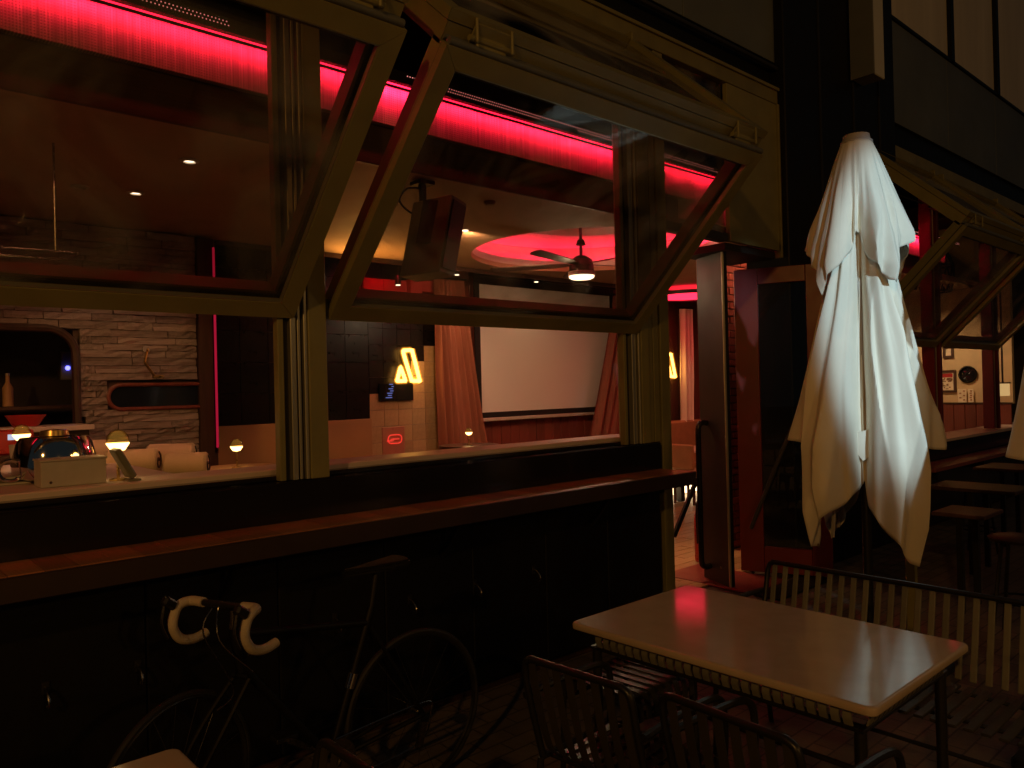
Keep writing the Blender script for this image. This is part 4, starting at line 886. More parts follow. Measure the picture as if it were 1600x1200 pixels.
bm = NB(); lathe(bm, [(0, -0.05), (0.08, -0.05), (0.13, 0.03), (0.12, 0.03), (0.07, -0.04), (0, -0.04)], k3, 24); part('bowl_shell', bm, M['extred'], t, smooth=True)
t = thing('hatch_counter', 'pinkish stone counter under the rounded hatch', 'counter', (0.3, 6.5, 1.0))
bm = NB(); box(bm, -2.5, hx1 + 0.02, 6.25, 6.66, k3.z - 0.09, k3.z - 0.052, 0.005); part('counter_top', bm, M['whitecounter'], t)
bm = NB(); box(bm, -2.5, hx1, 6.32, 6.66, 0, k3.z - 0.092); part('counter_base', bm, M['darkwood'], t)
# cream armchairs with rolled backs, sofa and tables
def roll_chair(px, py, Y, label, rot=-0.55, L=0.26, R=0.08):
    rot = -0.55; L = L * 0.62
    p = atY(px, py, Y); t = thing('armchair', label, 'armchair', p, 'cream armchairs with rolled backs')
    d = Vector((math.cos(rot), math.sin(rot), 0)); s = Vector((-d.y, d.x, 0))
    bm = NB(); pts = [p + d * (L * k / 10) for k in range(-5, 6)]
    tube(bm, [p - d * (L / 2 + 0.012)] + pts + [p + d * (L / 2 + 0.012)], [R * 0.86] + [R] * 11 + [R * 0.86], 20); part('rolled_back', bm, M['cream'], t, smooth=True)
    bm = NB(); e = p + d * (L / 2 + 0.0135); tube(bm, [e + s * (R * (0.12 + 0.055 * k) * math.cos(k * 0.7)) + EZ * (R * (0.12 + 0.055 * k) * math.sin(k * 0.7)) for k in range(12)], 0.006, 5); part('end_swirl', bm, M['darkwood'], t)
    bm = NB(); frame_box(bm, p, d, s, EZ, -L / 2 + 0.02, L / 2 - 0.02, -R * 0.6, R * 0.9, -0.62, -R * 0.4, 0.02); frame_box(bm, p, d, s, EZ, -L / 2, L / 2, R * 0.91, 0.5, -0.75, -0.5, 0.03); part('seat_body', bm, M['cream'], t)
    bm = NB()
    for a in (-L / 2 + 0.04, L / 2 - 0.04):
        for b in (0, 0.45): tube(bm, [p + d * a + s * b - EZ * 0.6, Vector(((p + d * a + s * b).x, (p + d * a + s * b).y, 0.0))], 0.018, 8)
    part('legs_frame', bm, M['darkwood'], t)
roll_chair(268, 713, 5.0, 'cream armchair with upper rolled back nearest the dark column', 0.0, 0.40)
roll_chair(292, 727, 4.65, 'cream armchair with lower rolled back closest to the sill', 0.0, 0.34, 0.075)
roll_chair(208, 722, 4.75, 'cream armchair mostly behind the leaning menu board', 0.0, 0.40, 0.075)
roll_chair(143, 708, 5.1, 'cream armchair half behind the white box', 0.0, 0.36, 0.08)
t = thing('lounge_table', 'pale long table between the sill and the cream armchairs', 'table', (2.0, 4.4, 0))
bm = NB(); box(bm, 1.30, 2.6, 4.0, 4.5, 1.21, 1.245, 0.008); part('tabletop', bm, M['whitecounter'], t)
bm = NB(); box(bm, 1.9, 2.0, 4.2, 4.3, 0.0, 1.208); part('pedestal', bm, M['blackmetal'], t)
t = thing('lounge_table', 'small dark high table carrying the lamp before the black tiles', 'table', (l3.x, 5.2, 0))
bm = NB(); lathe(bm, [(0, 1.17), (0.32, 1.17), (0.32, 1.199), (0, 1.199)], (l3.x, 5.2, 0), 32); part('tabletop', bm, M['tan'], t)
bm = NB(); lathe(bm, [(0, 0), (0.2, 0), (0.2, 0.02), (0.03, 0.04), (0.03, 1.168), (0, 1.168)], (l3.x, 5.2, 0), 20); part('pedestal', bm, M['blackmetal'], t)
t = thing('lounge_table', 'small dark high table carrying the lamp before the curtain', 'table', (l4.x, 6.0, 0))
bm = NB(); lathe(bm, [(0, l4.z - 0.03), (0.3, l4.z - 0.03), (0.3, l4.z - 0.001), (0, l4.z - 0.001)], (l4.x, 6.0, 0), 32); part('tabletop', bm, M['darkwood'], t)
bm = NB(); lathe(bm, [(0, 0), (0.2, 0), (0.2, 0.02), (0.03, 0.04), (0.03, l4.z - 0.032), (0, l4.z - 0.032)], (l4.x, 6.0, 0), 20); part('pedestal', bm, M['blackmetal'], t)

# end wall inside the second row of windows, pictures on it
XE = 13.4
t = thing('picture_wall', 'pale end wall above dark wood wainscot inside the right windows', 'wall', (XE, 5.0, 0))
bm = NB(); box(bm, XE, XE + 0.1, 3.58, 7.7, 1.28, 4.5); part('plaster', bm, M['cream'], t)
bm = NB(); frame_box(bm, O0, EX, EY, EZ, 0, 0.03, 0, 0.155, 0, 1.26, 0.005); wp = meshof('panel', bm, M['redwood'])
for i in range(26): piece('panel', wp, t, (XE - 0.02, 3.60 + i * 0.16, 0.01))
bm = NB(); box(bm, XE - 0.03, XE - 0.001, 3.58, 7.7, 1.272, 1.30, 0.003); part('dado_rail', bm, M['darkwood'], t)
def on_end(px, py): return atX(px, py, XE)
def picture(u0, v0, u1, v1, label, bands):
    a, b = on_end(u0, v0), on_end(u1, v1); y0, y1 = min(a.y, b.y), max(a.y, b.y); z0, z1 = min(a.z, b.z), max(a.z, b.z)
    t = thing('framed_picture', label, 'picture', (XE - 0.02, (y0 + y1) / 2, z0), 'framed pictures on the end wall')
    bm = NB(); mitred(bm, Vector((XE - 0.002, y0, z0)), EY, EZ, Vector((-1, 0, 0)), y1 - y0, z1 - z0, 0.035, 0.0, 0.03); part('frame', bm, M['darkwood'], t)
    bm = NB(); box(bm, XE - 0.012, XE - 0.006, y0 + 0.036, y1 - 0.036, z0 + 0.036, z1 - 0.036); part('print', bm, M['paper'], t)
    if bands:
        h = z1 - z0 - 0.08
        bm = NB(); box(bm, XE - 0.0145, XE - 0.0125, y0 + 0.05, y1 - 0.05, z0 + 0.04 + h * 0.72, z0 + 0.04 + h * 0.94); part('red_title_band', bm, M['redfelt'], t)
        bm = NB()
        for i in range(26):
            yy = random.uniform(y0 + 0.05, y1 - 0.07); zz = random.uniform(z0 + 0.05, z0 + 0.04 + h * 0.65)
            box(bm, XE - 0.0145, XE - 0.0126 - random.random() * 0.0006, yy, yy + random.uniform(0.015, 0.05), zz, zz + random.uniform(0.01, 0.03))
        part('printed_figure', bm, M['leather'], t)
picture(1458, 579, 1495, 613, 'framed poster with a red title band over small figures', True)
picture(1474, 541, 1491, 559, 'small pale framed print high above the poster', False)
a = on_end(1513, 585); t = thing('porthole_mirror', 'round dark porthole mirror right of the framed poster', 'mirror', a)
bm = NB(); lathe(bm, [(0.0, 0.0), (0.11, 0.0), (0.135, 0.03), (0.115, 0.045), (0.10, 0.02)], a, 28, EY, EZ, -EX); part('rim', bm, M['blackmetal'], t, smooth=True)
bm = NB(); lathe(bm, [(0.10, 0.018), (0.06, 0.03), (0, 0.035)], a, 28, EY, EZ, -EX); part('glass', bm, M['dark_glass'], t, smooth=True)
for i, (u0, u1) in enumerate(((1498, 1512), (1514, 1523))):
    a, b = on_end(u0, 606), on_end(u1, 627); y0, y1 = min(a.y, b.y), max(a.y, b.y)
    t = thing('printed_card', ('pale printed card standing on the dado rail under the porthole, left', 'pale printed card with wavy marks on the dado rail, right')[i], 'card', (XE - 0.04, y0, 1.30))
    bm = NB(); box(bm, XE - 0.045, XE - 0.036, y0, y1, 1.301, 1.301 + abs(a.z - b.z)); part('card', bm, M['paper'], t)
    bm = NB()
    for k in range(5):
        yy = lerp(y0 + 0.02, y1 - 0.05, (k % 2)); zz = 1.33 + 0.035 * k; box(bm, XE - 0.0475, XE - 0.0455, yy, yy + 0.03, zz, zz + 0.02)
    part('printed_mark', bm, M['leather'], t)
a = on_end(1580, 605)
t = thing('wall_lantern', 'warm square wall lantern glowing near the right picture edge', 'lantern', (12.9, 4.05, 1.5))
lq = atX(1567, 609, 12.9); bm = NB(); box(bm, lq.x - 0.04, lq.x + 0.04, lq.y - 0.08, lq.y + 0.08, lq.z - 0.09, lq.z + 0.09, 0.006); part('glowing_shade', bm, emit('lantern_glow', (1, 0.62, 0.24), 0.55), t)
bm = NB(); box(bm, lq.x - 0.05, lq.x + 0.05, lq.y - 0.09, lq.y + 0.09, lq.z + 0.0905, lq.z + 0.11, 0.003); box(bm, lq.x - 0.01, lq.x + 0.01, lq.y - 0.01, lq.y + 0.01, lq.z + 0.11, 3.08); part('cap', bm, M['blackmetal'], t)
lamp('picture_wall_light', 'SPOT', (12.2, 4.5, 3.0), 60, (1, 0.62, 0.30), aim=(13.4, 4.3, 1.6), size=0.05, angle=80, blend=0.6)
t = thing('picture_spot', 'ceiling spot aimed at the framed pictures', 'spot lamp', (12.2, 4.5, 3.02))
bm = NB(); lathe(bm, [(0, 0.0), (0.035, 0.0), (0.035, 0.06), (0, 0.06)], (12.2, 4.5, 3.02), 14); part('spot_body', bm, M['blackmetal'], t)

pc = atY(1462, 425, 4.3); t = thing('pendant_lamp', 'dark woven cage pendant hanging inside the window right of the parasol', 'pendant', pc)
bm = NB()
for k in range(14):
    a = 2 * PI * k / 14; pts_ = [pc + Vector((rr * math.cos(a + zz * 0.8), rr * math.sin(a + zz * 0.8), zz)) for rr, zz in ((0.05, 0.34), (0.17, 0.26), (0.235, 0.08), (0.24, -0.12), (0.20, -0.30))]
    tube(bm, smoothpath(pts_, 3), 0.011, 5)
part('cage_ribs', bm, M['seal'], t)
bm = NB()
for rr, zz in ((0.17, 0.26), (0.235, 0.08), (0.24, -0.12), (0.20, -0.30)): tube(bm, [pc + Vector((rr * math.cos(2 * PI * k / 24), rr * math.sin(2 * PI * k / 24), zz)) for k in range(24)], 0.012, 5, closed=True)
part('cage_hoops', bm, M['seal'], t)
bm = NB(); tube(bm, [pc + EZ * 0.33, (pc.x, pc.y, 3.075)], 0.008, 6); part('cord', bm, M['seal'], t)
# ================================================================== STREET FURNITURE
# closed parasol
def drape(bm, c, prof, hemmid, hemcor, phi, A, seed, nth=360, nz=80, foldamp=0.02, wob=0.02, hems=None):
    zt = prof[0][0]; g = []
    for i in range(nth):
        th = 360 * i / nth
        rel = ((th + 180) % 360) - 180
        a4 = ((th % 90) / 90.0)            # 0 at mid rib, 0.5 at corner
        tri = 1 - abs(a4 - 0.5) * 2        # 0 mid, 1 corner
        hem = (interp(rel, hems) if hems else lerp(hemmid, hemcor, tri ** 0.85)) + wob * noise.noise((th * 0.02, seed, 3.1))
        amp = interp(abs(rel), A)
        ang = math.radians(th) + phi; col = []
        for j in range(nz + 1):
            v = j / nz; z = lerp(zt, hem, v)
            R = interp(-z, [(-zz, rr) for zz, rr in prof])
            k = min(1, (zt - z) / 0.5)
            am = lerp(1.0, amp, k)
            fold = foldamp * k * (1.3 * (0.62 - abs(math.sin(math.radians(th) * 6.5 + 2.5 * noise.noise((v * 2.0, th * 0.012, seed))))) + 0.5 * math.sin(math.radians(th) * 23 + seed + 1.5 * noise.noise((v * 2.5, th * 0.02, seed + 5))))
            rr = R * am + fold * (0.35 + 0.65 * v) + 0.006 * noise.noise((th * 0.04, z * 2, seed))
            curl = 0.045 * max(0, (v - 0.9) / 0.1) * tri
            an = ang + 0.05 * noise.noise((z * 1.5, th * 0.015, seed + 9))
            col.append(bm.verts.new((c.x + (rr - curl) * math.cos(an), c.y + (rr - curl) * math.sin(an), z)))
        g.append(col)
    for i in range(nth):
        B = g[(i + 1) % nth]
        for j in range(nz): bm.faces.new((g[i][j], B[j], B[j + 1], g[i][j + 1]))
def parasol(c, label, seed, turn=0.0, tip=1.08):
    t = thing('parasol', label, 'parasol', c, 'closed cream parasols')
    phi = math.atan2(-c.y, -c.x) + turn
    bm = NB()
    A = [(0, 0.30), (6, 0.34), (13, 0.62), (26, 0.86), (38, 1.04), (48, 1.08), (58, 0.88), (64, 0.66), (74, 0.82), (90, 1.06), (104, 0.85), (118, 0.55), (135, 1.0), (160, 0.6), (180, 0.5)]
    drape(bm, c, [(2.75, 0.08), (2.45, 0.14), (2.25, 0.19), (2.0, 0.25), (1.7, 0.315), (1.33, 0.385), (1.0, 0.385), (0.70, 0.37)], 1.33, 0.72, phi, A, seed, foldamp=0.033, hems=[(-180, 1.2), (-155, 0.9), (-135, 0.72), (-118, 0.95), (-112, 1.31), (-90, 1.34), (-66, 1.31), (-63, 1.06), (-60, 0.92), (-54, 0.75), (-47, 0.755), (-40, 0.90), (-22, 1.0), (-5, 1.10), (2, 1.12), (7, 0.98), (22, 0.86), (42, 0.70), (50, 0.685), (56, 0.76), (61, 0.90), (64, 1.10), (67, 1.33), (90, 1.30), (112, 1.31), (118, 0.95), (135, 0.72), (155, 0.9), (180, 1.2)])
    ob = part('canopy', bm, M['canvas'], t, smooth=True); ob.modifiers.new('thickness', 'SOLIDIFY').thickness = 0.003
    bm = NB()
    A2 = [(0, 0.45), (12, 0.55), (24, 0.85), (42, 1.0), (56, 0.90), (70, 0.98), (90, tip), (108, 0.95), (135, 1.0), (160, 0.7), (180, 0.6)]
    drape(bm, c, [(3.08, 0.085), (3.0, 0.115), (2.8, 0.18), (2.5, 0.272), (2.25, 0.318)], 2.54, 2.22, phi, A2, seed + 20, nz=44, foldamp=0.022, hems=[(-180, 2.45), (-135, 2.25), (-97, 2.49), (-88, 2.48), (-62, 2.36), (-47, 2.19), (-40, 2.25), (-15, 2.42), (-2, 2.55), (5, 2.54), (20, 2.38), (38, 2.25), (46, 2.235), (60, 2.42), (84, 2.50), (97, 2.52), (135, 2.25), (180, 2.45)])
    ob = part('vent_tier', bm, M['canvas'], t, smooth=True); ob.modifiers.new('thickness', 'SOLIDIFY').thickness = 0.003
    bm = NB(); lathe(bm, [(0.085, 3.06), (0.088, 3.085), (0.075, 3.10), (0.072, 3.125), (0.0, 3.135)], (c.x, c.y, 0), 28); part('top_cap', bm, M['greycap'], t, smooth=True)
    bm = NB(); lathe(bm, [(0, 0.06), (0.026, 0.06), (0.026, 3.06), (0, 3.06)], (c.x, c.y, 0), 16); part('pole', bm, M['blackmetal'], t, smooth=True)
    bm = NB(); box(bm, c.x - 0.35, c.x + 0.35, c.y - 0.35, c.y + 0.35, 0.003, 0.06, 0.01); part('base_plate', bm, M['blackmetal'], t)
    for k in range(8):
        a = phi + k * PI / 4; cor = k % 2
        d = Vector((math.cos(a), math.sin(a), 0)); zz = 0.80 if cor else 1.38; r1 = 0.24 if cor else 0.11
        bm = NB(); obox(bm, c + d * 0.05 + EZ * 2.72, c + d * r1 + EZ * zz, 0.018, 0.012, d); part('rib', bm, M['greycap'], t)
    d = Vector((math.cos(phi), math.sin(phi), 0)); s = Vector((-d.y, d.x, 0))
    bm = NB(); prism(bm, [c + d * 0.15 + s * x + EZ * z for x, z in ((-0.035, 1.40), (0.04, 1.42), (0.035, 1.33), (0.045, 1.27), (0.0, 1.24), (-0.04, 1.30))], d, 0.02); part('tie_strap', bm, M['canvas'], t)
    for k in (1, 7):
        a = phi + k * PI / 4; d = Vector((math.cos(a), math.sin(a), 0))
        bm = NB(); lathe(bm, [(0.006, 0), (0.011, 0), (0.011, 0.004), (0.006, 0.004), (0.006, 0)], c + d * 0.335 + EZ * 0.76, 12, Vector((-d.y, d.x, 0)), EZ, d); part('eyelet', bm, M['brass'], t)
    return t
parasol(Vector((4.52, 1.965, 0)), 'large closed cream parasol lit by a cool floodlight in front of the black pillar', 1.7, turn=-0.06)
rv = ray(1748, 600) * 3.3
parasol(Vector((rv.x, rv.y, 0)), 'closed cream parasol cut off by the right picture edge', 6.1, turn=0.1, tip=0.8)

# tables
def cafe_table(x0, x1, y0, y1, label, group='outdoor cafe tables'):
    t = thing('cafe_table', label, 'table', ((x0 + x1) / 2, (y0 + y1) / 2, 0), group)
    bm = NB(); rings = []
    for z, ins in ((0.712, 0.004), (0.714, 0.001), (0.717, 0.0), (0.731, 0.0), (0.7365, 0.0025), (0.739, 0.006), (0.74, 0.011)):
        rr = 0.03 - ins * 0.6; rg = []
        for (cx, cy, a0) in ((x1 - ins - rr, y1 - ins - rr, 0), (x0 + ins + rr, y1 - ins - rr, 90), (x0 + ins + rr, y0 + ins + rr, 180), (x1 - ins - rr, y0 + ins + rr, 270)):
            for k in range(7):
                a = math.radians(a0 + 15 * k); rg.append(bm.verts.new((cx + rr * math.cos(a), cy + rr * math.sin(a), z)))
        rings.append(rg)
    for A_r, B_r in zip(rings, rings[1:]):
        for k in range(len(A_r)): bm.faces.new((A_r[k], A_r[(k + 1) % len(A_r)], B_r[(k + 1) % len(A_r)], B_r[k]))
    bm.faces.new(rings[0][::-1]); bm.faces.new(rings[-1])
    tp = part('tabletop', bm, M['tabletop'], t, smooth=True)
    for pl in tp.data.polygons:
        if pl.area > 0.3: pl.use_smooth = False
    i = 0.058
    bm = NB(); 
    for z in (0.705, 0.636):
        box(bm, x0 + i, x1 - i, y0 + i, y0 + i + 0.02, z - 0.007, z + 0.006, 0.002); box(bm, x0 + i, x1 - i, y1 - i - 0.02, y1 - i, z - 0.007, z + 0.006, 0.002)
        box(bm, x0 + i, x0 + i + 0.02, y0 + i + 0.021, y1 - i - 0.021, z - 0.007, z + 0.006, 0.002); box(bm, x1 - i - 0.02, x1 - i, y0 + i + 0.021, y1 - i - 0.021, z - 0.007, z + 0.006, 0.002)
    part('apron_rail', bm, M['blackmetal'], t)
    bm = NB(); prof = [(0.0, 0.0), (-0.007, 0.017), (-0.010, 0.029), (-0.007, 0.041), (0.0, 0.055)]
    poly = [Vector((a - 0.003, -0.0135, b)) for a, b in prof] + [Vector((a + 0.004, -0.0135, b)) for a, b in reversed(prof)]
    prism(bm, poly, EY, 0.027); sl = meshof('apron_slat', bm, M['slat'], smooth=True)
    n = 27
    for k in range(n):
        y = y0 + i + 0.03 + (y1 - y0 - 2 * i - 0.06) * (k + 0.5) / n
        piece('apron_slat', sl, t, (x0 + i + 0.006, y, 0.643)); piece('apron_slat', sl, t, (x1 - i - 0.006, y, 0.643), (0, 0, PI))
    n = 17
    for k in range(n):
        x = x0 + i + 0.03 + (x1 - x0 - 2 * i - 0.06) * (k + 0.5) / n
        piece('apron_slat', sl, t, (x, y0 + i + 0.006, 0.643), (0, 0, PI / 2)); piece('apron_slat', sl, t, (x, y1 - i - 0.006, 0.643), (0, 0, -PI / 2))
    for (x, y, sx, sy) in ((x0 + i + 0.02, y0 + i + 0.02, 1, 1), (x1 - i - 0.02, y0 + i + 0.02, -1, 1), (x0 + i + 0.02, y1 - i - 0.02, 1, -1), (x1 - i - 0.02, y1 - i - 0.02, -1, -1)):
        bm = NB(); tube(bm, [(x, y, 0.64), (x, y, 0.0)], 0.019, 12); part('leg', bm, M['blackmetal'], t, smooth=True)
    bm = NB(); xm = (x0 + x1) / 2; tube(bm, [(x0 + 0.07, y0 + 0.07, 0.30), (xm, y0 + 0.25, 0.34), (xm, y1 - 0.25, 0.34), (x0 + 0.07, y1 - 0.07, 0.30)], 0.011, 8); part('brace', bm, M['blackmetal'], t, smooth=True)
    return t
cafe_table(2.262, 3.072, 0.975, 2.20, 'pale topped outdoor cafe table with slatted black apron, in full view')
cafe_table(-0.10, 0.715, 0.99, 2.21, 'pale cafe table of which only a corner shows at the bottom left')

# slatted chairs (facing +X at the origin)
def slat_mesh(name, wd):
    pts = smoothpath([(-0.27, 0, 0.79), (-0.245, 0, 0.66), (-0.205, 0, 0.52), (-0.165, 0, 0.455), (-0.08, 0, 0.437), (0.08, 0, 0.440), (0.17, 0, 0.445), (0.205, 0, 0.428), (0.22, 0, 0.38), (0.222, 0, 0.34)], 3)
    bm = NB(); A = []
    for k, p in enumerate(pts):
        tg = (pts[min(k + 1, len(pts) - 1)] - pts[max(k - 1, 0)]).normalized(); nn = Vector((tg.z, 0, -tg.x))
        A.append([bm.verts.new(p + Vector((0, s * wd / 2, 0)) + nn * o) for s, o in ((-1, 0), (1, 0), (1, 0.005), (-1, 0.005))])
    for a, b in zip(A, A[1:]):
        for k in range(4): bm.faces.new((a[k], a[(k + 1) % 4], b[(k + 1) % 4], b[k]))
    bm.faces.new(A[0]); bm.faces.new(A[-1][::-1])
    return meshof(name, bm, M['blackslat'], smooth=True)
SL = slat_mesh('slat', 0.030)
bm = NB(); obox(bm, (-0.285, 0, 0.79), (-0.215, 0, 0.46), 0.025, 0.012, (1, 0, 0), 0.003); SLW = meshof('back_slat', bm, M['slat'])
bm = NB(); obox(bm, (-0.20, 0, 0.44), (0.21, 0, 0.435), 0.034, 0.012, (0, 0, 1), 0.003); SLS = meshof('slat', bm, M['blackslat'])
def slatted_seat(name, cat, W, n, label, group, arms=False, wood=False):
    t = thing(name, label, cat, (0, 0, 0), group); h = W / 2
    for k in range(n):
        y = -h + 0.035 + (W - 0.07) * k / (n - 1); piece('slat', SL if not wood else SLS, t, (0, y, 0))
        if wood: piece('back_slat', SLW, t, (0, y, 0))
    bm = NB(); r = 0.012
    tube(bm, smoothpath([(-0.19, -h, 0.44), (-0.25, -h, 0.66), (-0.272, -h + 0.004, 0.77), (-0.276, -h + 0.03, 0.80), (-0.276, -h + 0.08, 0.802), (-0.276, 0, 0.802), (-0.276, h - 0.08, 0.802), (-0.276, h - 0.03, 0.80), (-0.272, h - 0.004, 0.77), (-0.25, h, 0.66), (-0.19, h, 0.44)], 4), r, 10); part('back_frame', bm, M['blackmetal'], t, smooth=True)
    bm = NB(); 
    for y in (-h, h): tube(bm, [(-0.19, y, 0.44), (0.20, y, 0.425)], 0.011, 8)
    for x, z in ((-0.15, 0.432), (0.10, 0.422), (0.21, 0.335)): tube(bm, [(x, -h, z), (x, h, z)], 0.008, 8)
    part('seat_frame', bm, M['blackmetal'], t, smooth=True)
    for y in (-h, h):
        for x0, x1 in ((-0.20, -0.27), (0.20, 0.22)):
            bm = NB(); tube(bm, [(x0, y, 0.44), (x1, y, 0.004)], 0.012, 8); part('leg', bm, M['blackmetal'], t, smooth=True)
    if arms:
        for y in (-h - 0.02, h + 0.02):
            bm = NB(); tube(bm, smoothpath([(-0.25, y, 0.66), (-0.1, y, 0.665), (0.12, y, 0.66), (0.20, y, 0.63), (0.22, y, 0.55), (0.21, y, 0.42)], 5), 0.013, 8); part('armrest', bm, M['blackmetal'], t, smooth=True)
    return t
g = 'slatted metal chairs around the cafe tables'
chA = slatted_seat('slatted_chair', 'chair', 0.44, 8, 'black slatted metal chair left of the table, its back in full view', g, True)
def setchair(o, x, y, rz, label=None):
    o.location = (x, y, 0); o.rotation_euler = (0, 0, rz)
    if label: o['label'] = label
setchair(chA, 2.02, 1.70, 0.06)
chB = copytree(chA); setchair(chB, 2.07, 1.16, -0.05, 'black slatted metal chair cut by the bottom edge in front of the table')
def slatted_stool(x, y):
    W, n = 0.44, 8; h = W / 2; t = thing('slatted_stool', 'backless slatted metal stool tucked under the far end of the table', 'stool', (0, 0, 0))
    pts = smoothpath([(-0.20, 0, 0.36), (-0.195, 0, 0.42), (-0.165, 0, 0.452), (-0.08, 0, 0.452), (0.08, 0, 0.452), (0.165, 0, 0.452), (0.195, 0, 0.42), (0.20, 0, 0.36)], 3)
    bm = NB(); A = []
    for k, p in enumerate(pts):
        tg = (pts[min(k + 1, len(pts) - 1)] - pts[max(k - 1, 0)]).normalized(); nn = Vector((tg.z, 0, -tg.x))
        A.append([bm.verts.new(p + Vector((0, s * 0.015, 0)) + nn * o) for s, o in ((-1, 0), (1, 0), (1, 0.005), (-1, 0.005))])
    for a, b in zip(A, A[1:]):
        for k in range(4): bm.faces.new((a[k], a[(k + 1) % 4], b[(k + 1) % 4], b[k]))
    bm.faces.new(A[0]); bm.faces.new(A[-1][::-1]); me = meshof('slat', bm, M['blackslat'], smooth=True)
    for k in range(n): piece('slat', me, t, (0, -h + 0.035 + (W - 0.07) * k / (n - 1), 0))
    bm = NB()
    for z in (0.44, 0.37):
        for sx in (-0.17, 0.17): tube(bm, [(sx, -h, z), (sx, h, z)], 0.009, 8)
    part('seat_frame', bm, M['blackmetal'], t, smooth=True)
    for sx in (-0.18, 0.18):
        for sy in (-h, h):
            bm = NB(); tube(bm, [(sx, sy, 0.44), (sx * 1.1, sy, 0.004)], 0.012, 8); part('leg', bm, M['blackmetal'], t, smooth=True)
    t.location = (x, y, 0); t.rotation_euler = (0, 0, -PI / 2 + 0.05)
slatted_stool(2.58, 2.16)
chD = copytree(chA); setchair(chD, 0.675, 1.62, PI, 'black slatted metal chair at the corner table, only its top rail showing')
bn = slatted_seat('slatted_bench', 'bench', 1.25, 22, 'long slatted metal bench behind the pale table under the parasol', None, True, True)
setchair(bn, 3.24, 1.40, PI)

# slim olive post behind the parasol and far terrace furniture
p = atZ(1425, 930, 0.55); t = thing('barrier_post', 'slim olive post behind the bench below the parasol tip', 'post', (5.0, 1.6, 0))
pp = atX(1424, 880, 5.2); bm = NB(); box(bm, pp.x - 0.02, pp.x + 0.02, pp.y - 0.03, pp.y + 0.03, 0.0, 0.84, 0.004); part('shaft', bm, M['olive'], t)
bm = NB(); box(bm, pp.x - 0.06, pp.x + 0.06, pp.y - 0.06, pp.y + 0.06, 0.001, 0.012, 0.003); part('foot_plate', bm, M['blackmetal'], t)
def far_table(x, y, h, sx, sy, label):
    t = thing('terrace_table', label, 'table', (x, y, 0), 'far terrace tables')
    bm = NB(); box(bm, x - sx / 2, x + sx / 2, y - sy / 2, y + sy / 2, h - 0.03, h, 0.006); part('tabletop', bm, M['darkwood'], t)
    for a in (-1, 1):
        bm = NB(); box(bm, x + a * sx * 0.4 - 0.02, x + a * sx * 0.4 + 0.02, y - 0.02, y + 0.02, 0.0, h - 0.031); part('leg', bm, M['blackmetal'], t)
far_table(7.55, 2.3, 0.74, 0.5, 0.7, 'reddish terrace table beyond the parasol at the right')
far_table(6.25, 1.98, 0.72, 0.42, 0.35, 'small reddish table just under the right side of the parasol')
far_table(9.0, 2.45, 0.78, 0.6, 0.5, 'terrace table farthest away below the right windows')
def stool(x, y, h, label):
    t = thing('bar_stool', label, 'stool', (x, y, 0), 'far bar stools')
    bm = NB(); lathe(bm, [(0, h - 0.03), (0.16, h - 0.03), (0.17, h - 0.01), (0.15, h), (0, h)], (x, y, 0), 20); part('seat', bm, M['darkwood'], t, smooth=True)
    for k in range(4):
        a = PI / 4 + k * PI / 2; bm = NB(); tube(bm, [(x + 0.1 * math.cos(a), y + 0.1 * math.sin(a), h - 0.03), (x + 0.18 * math.cos(a), y + 0.18 * math.sin(a), 0.002)], 0.012, 6); part('leg', bm, M['blackmetal'], t)
    bm = NB(); tube(bm, [(x + 0.155 * math.cos(a), y + 0.155 * math.sin(a), 0.25) for a in [2 * PI * k / 16 for k in range(16)]], 0.008, 6, closed=True); part('foot_ring', bm, M['blackmetal'], t)
s1 = atZ(1590, 838, 0.66); stool(s1.x, s1.y, 0.66, 'dark bar stool at the right edge below the cut off parasol')
s2 = atZ(1556, 790, 0.66); stool(s2.x + 1.2, s2.y + 0.5, 0.66, 'dark bar stool beside the far terrace table')

# ------------------------------------------------------------------ bicycle leaning by the wall
YBK = 2.74
t = thing('bicycle', 'black road bicycle with white taped drop bars parked along the wall', 'bicycle', (1.36, YBK, 0))
FW, RW = Vector((0.885, YBK, 0.338)), Vector((1.865, YBK, 0.338)); BB = Vector((1.46, YBK, 0.275))
def wheel(c, yaw):
    d = Vector((math.cos(yaw), math.sin(yaw), 0)); n = Vector((-d.y, d.x, 0))
    circ = lambda r, off=0: [c + d * (r * math.cos(2 * PI * k / 64)) + EZ * (r * math.sin(2 * PI * k / 64)) + n * off for k in range(64)]
    bm = NB(); tube(bm, circ(0.318), 0.010, 6, closed=True); rim = part('wheel', bm, M['blackmetal'], t, smooth=True)
    bm = NB(); tube(bm, circ(0.330), 0.0125, 8, closed=True); part('tyre', bm, M['tyre'], rim, smooth=True)
    bm = NB()
    for k in range(20):
        a = 2 * PI * k / 20; b = a + (0.5 if k % 2 else -0.5)
        tube(bm, [c + (d * math.cos(b) + EZ * math.sin(b)) * 0.02 + n * (0.03 if k % 4 < 2 else -0.03), c + (d * math.cos(a) + EZ * math.sin(a)) * 0.312], 0.0011, 4, cap=False)
    part('spokes', bm, M['steel'], rim)
    bm = NB(); tube(bm, [c - n * 0.045, c + n * 0.045], 0.02, 12); part('hub', bm, M['steel'], rim, smooth=True)
FY = 0.42
wheel(FW, FY); wheel(RW, 0.0)
HT0, HT1 = Vector((1.115, YBK, 0.70)), Vector((1.09, YBK, 0.86)); ST = Vector((1.66, YBK, 0.82))
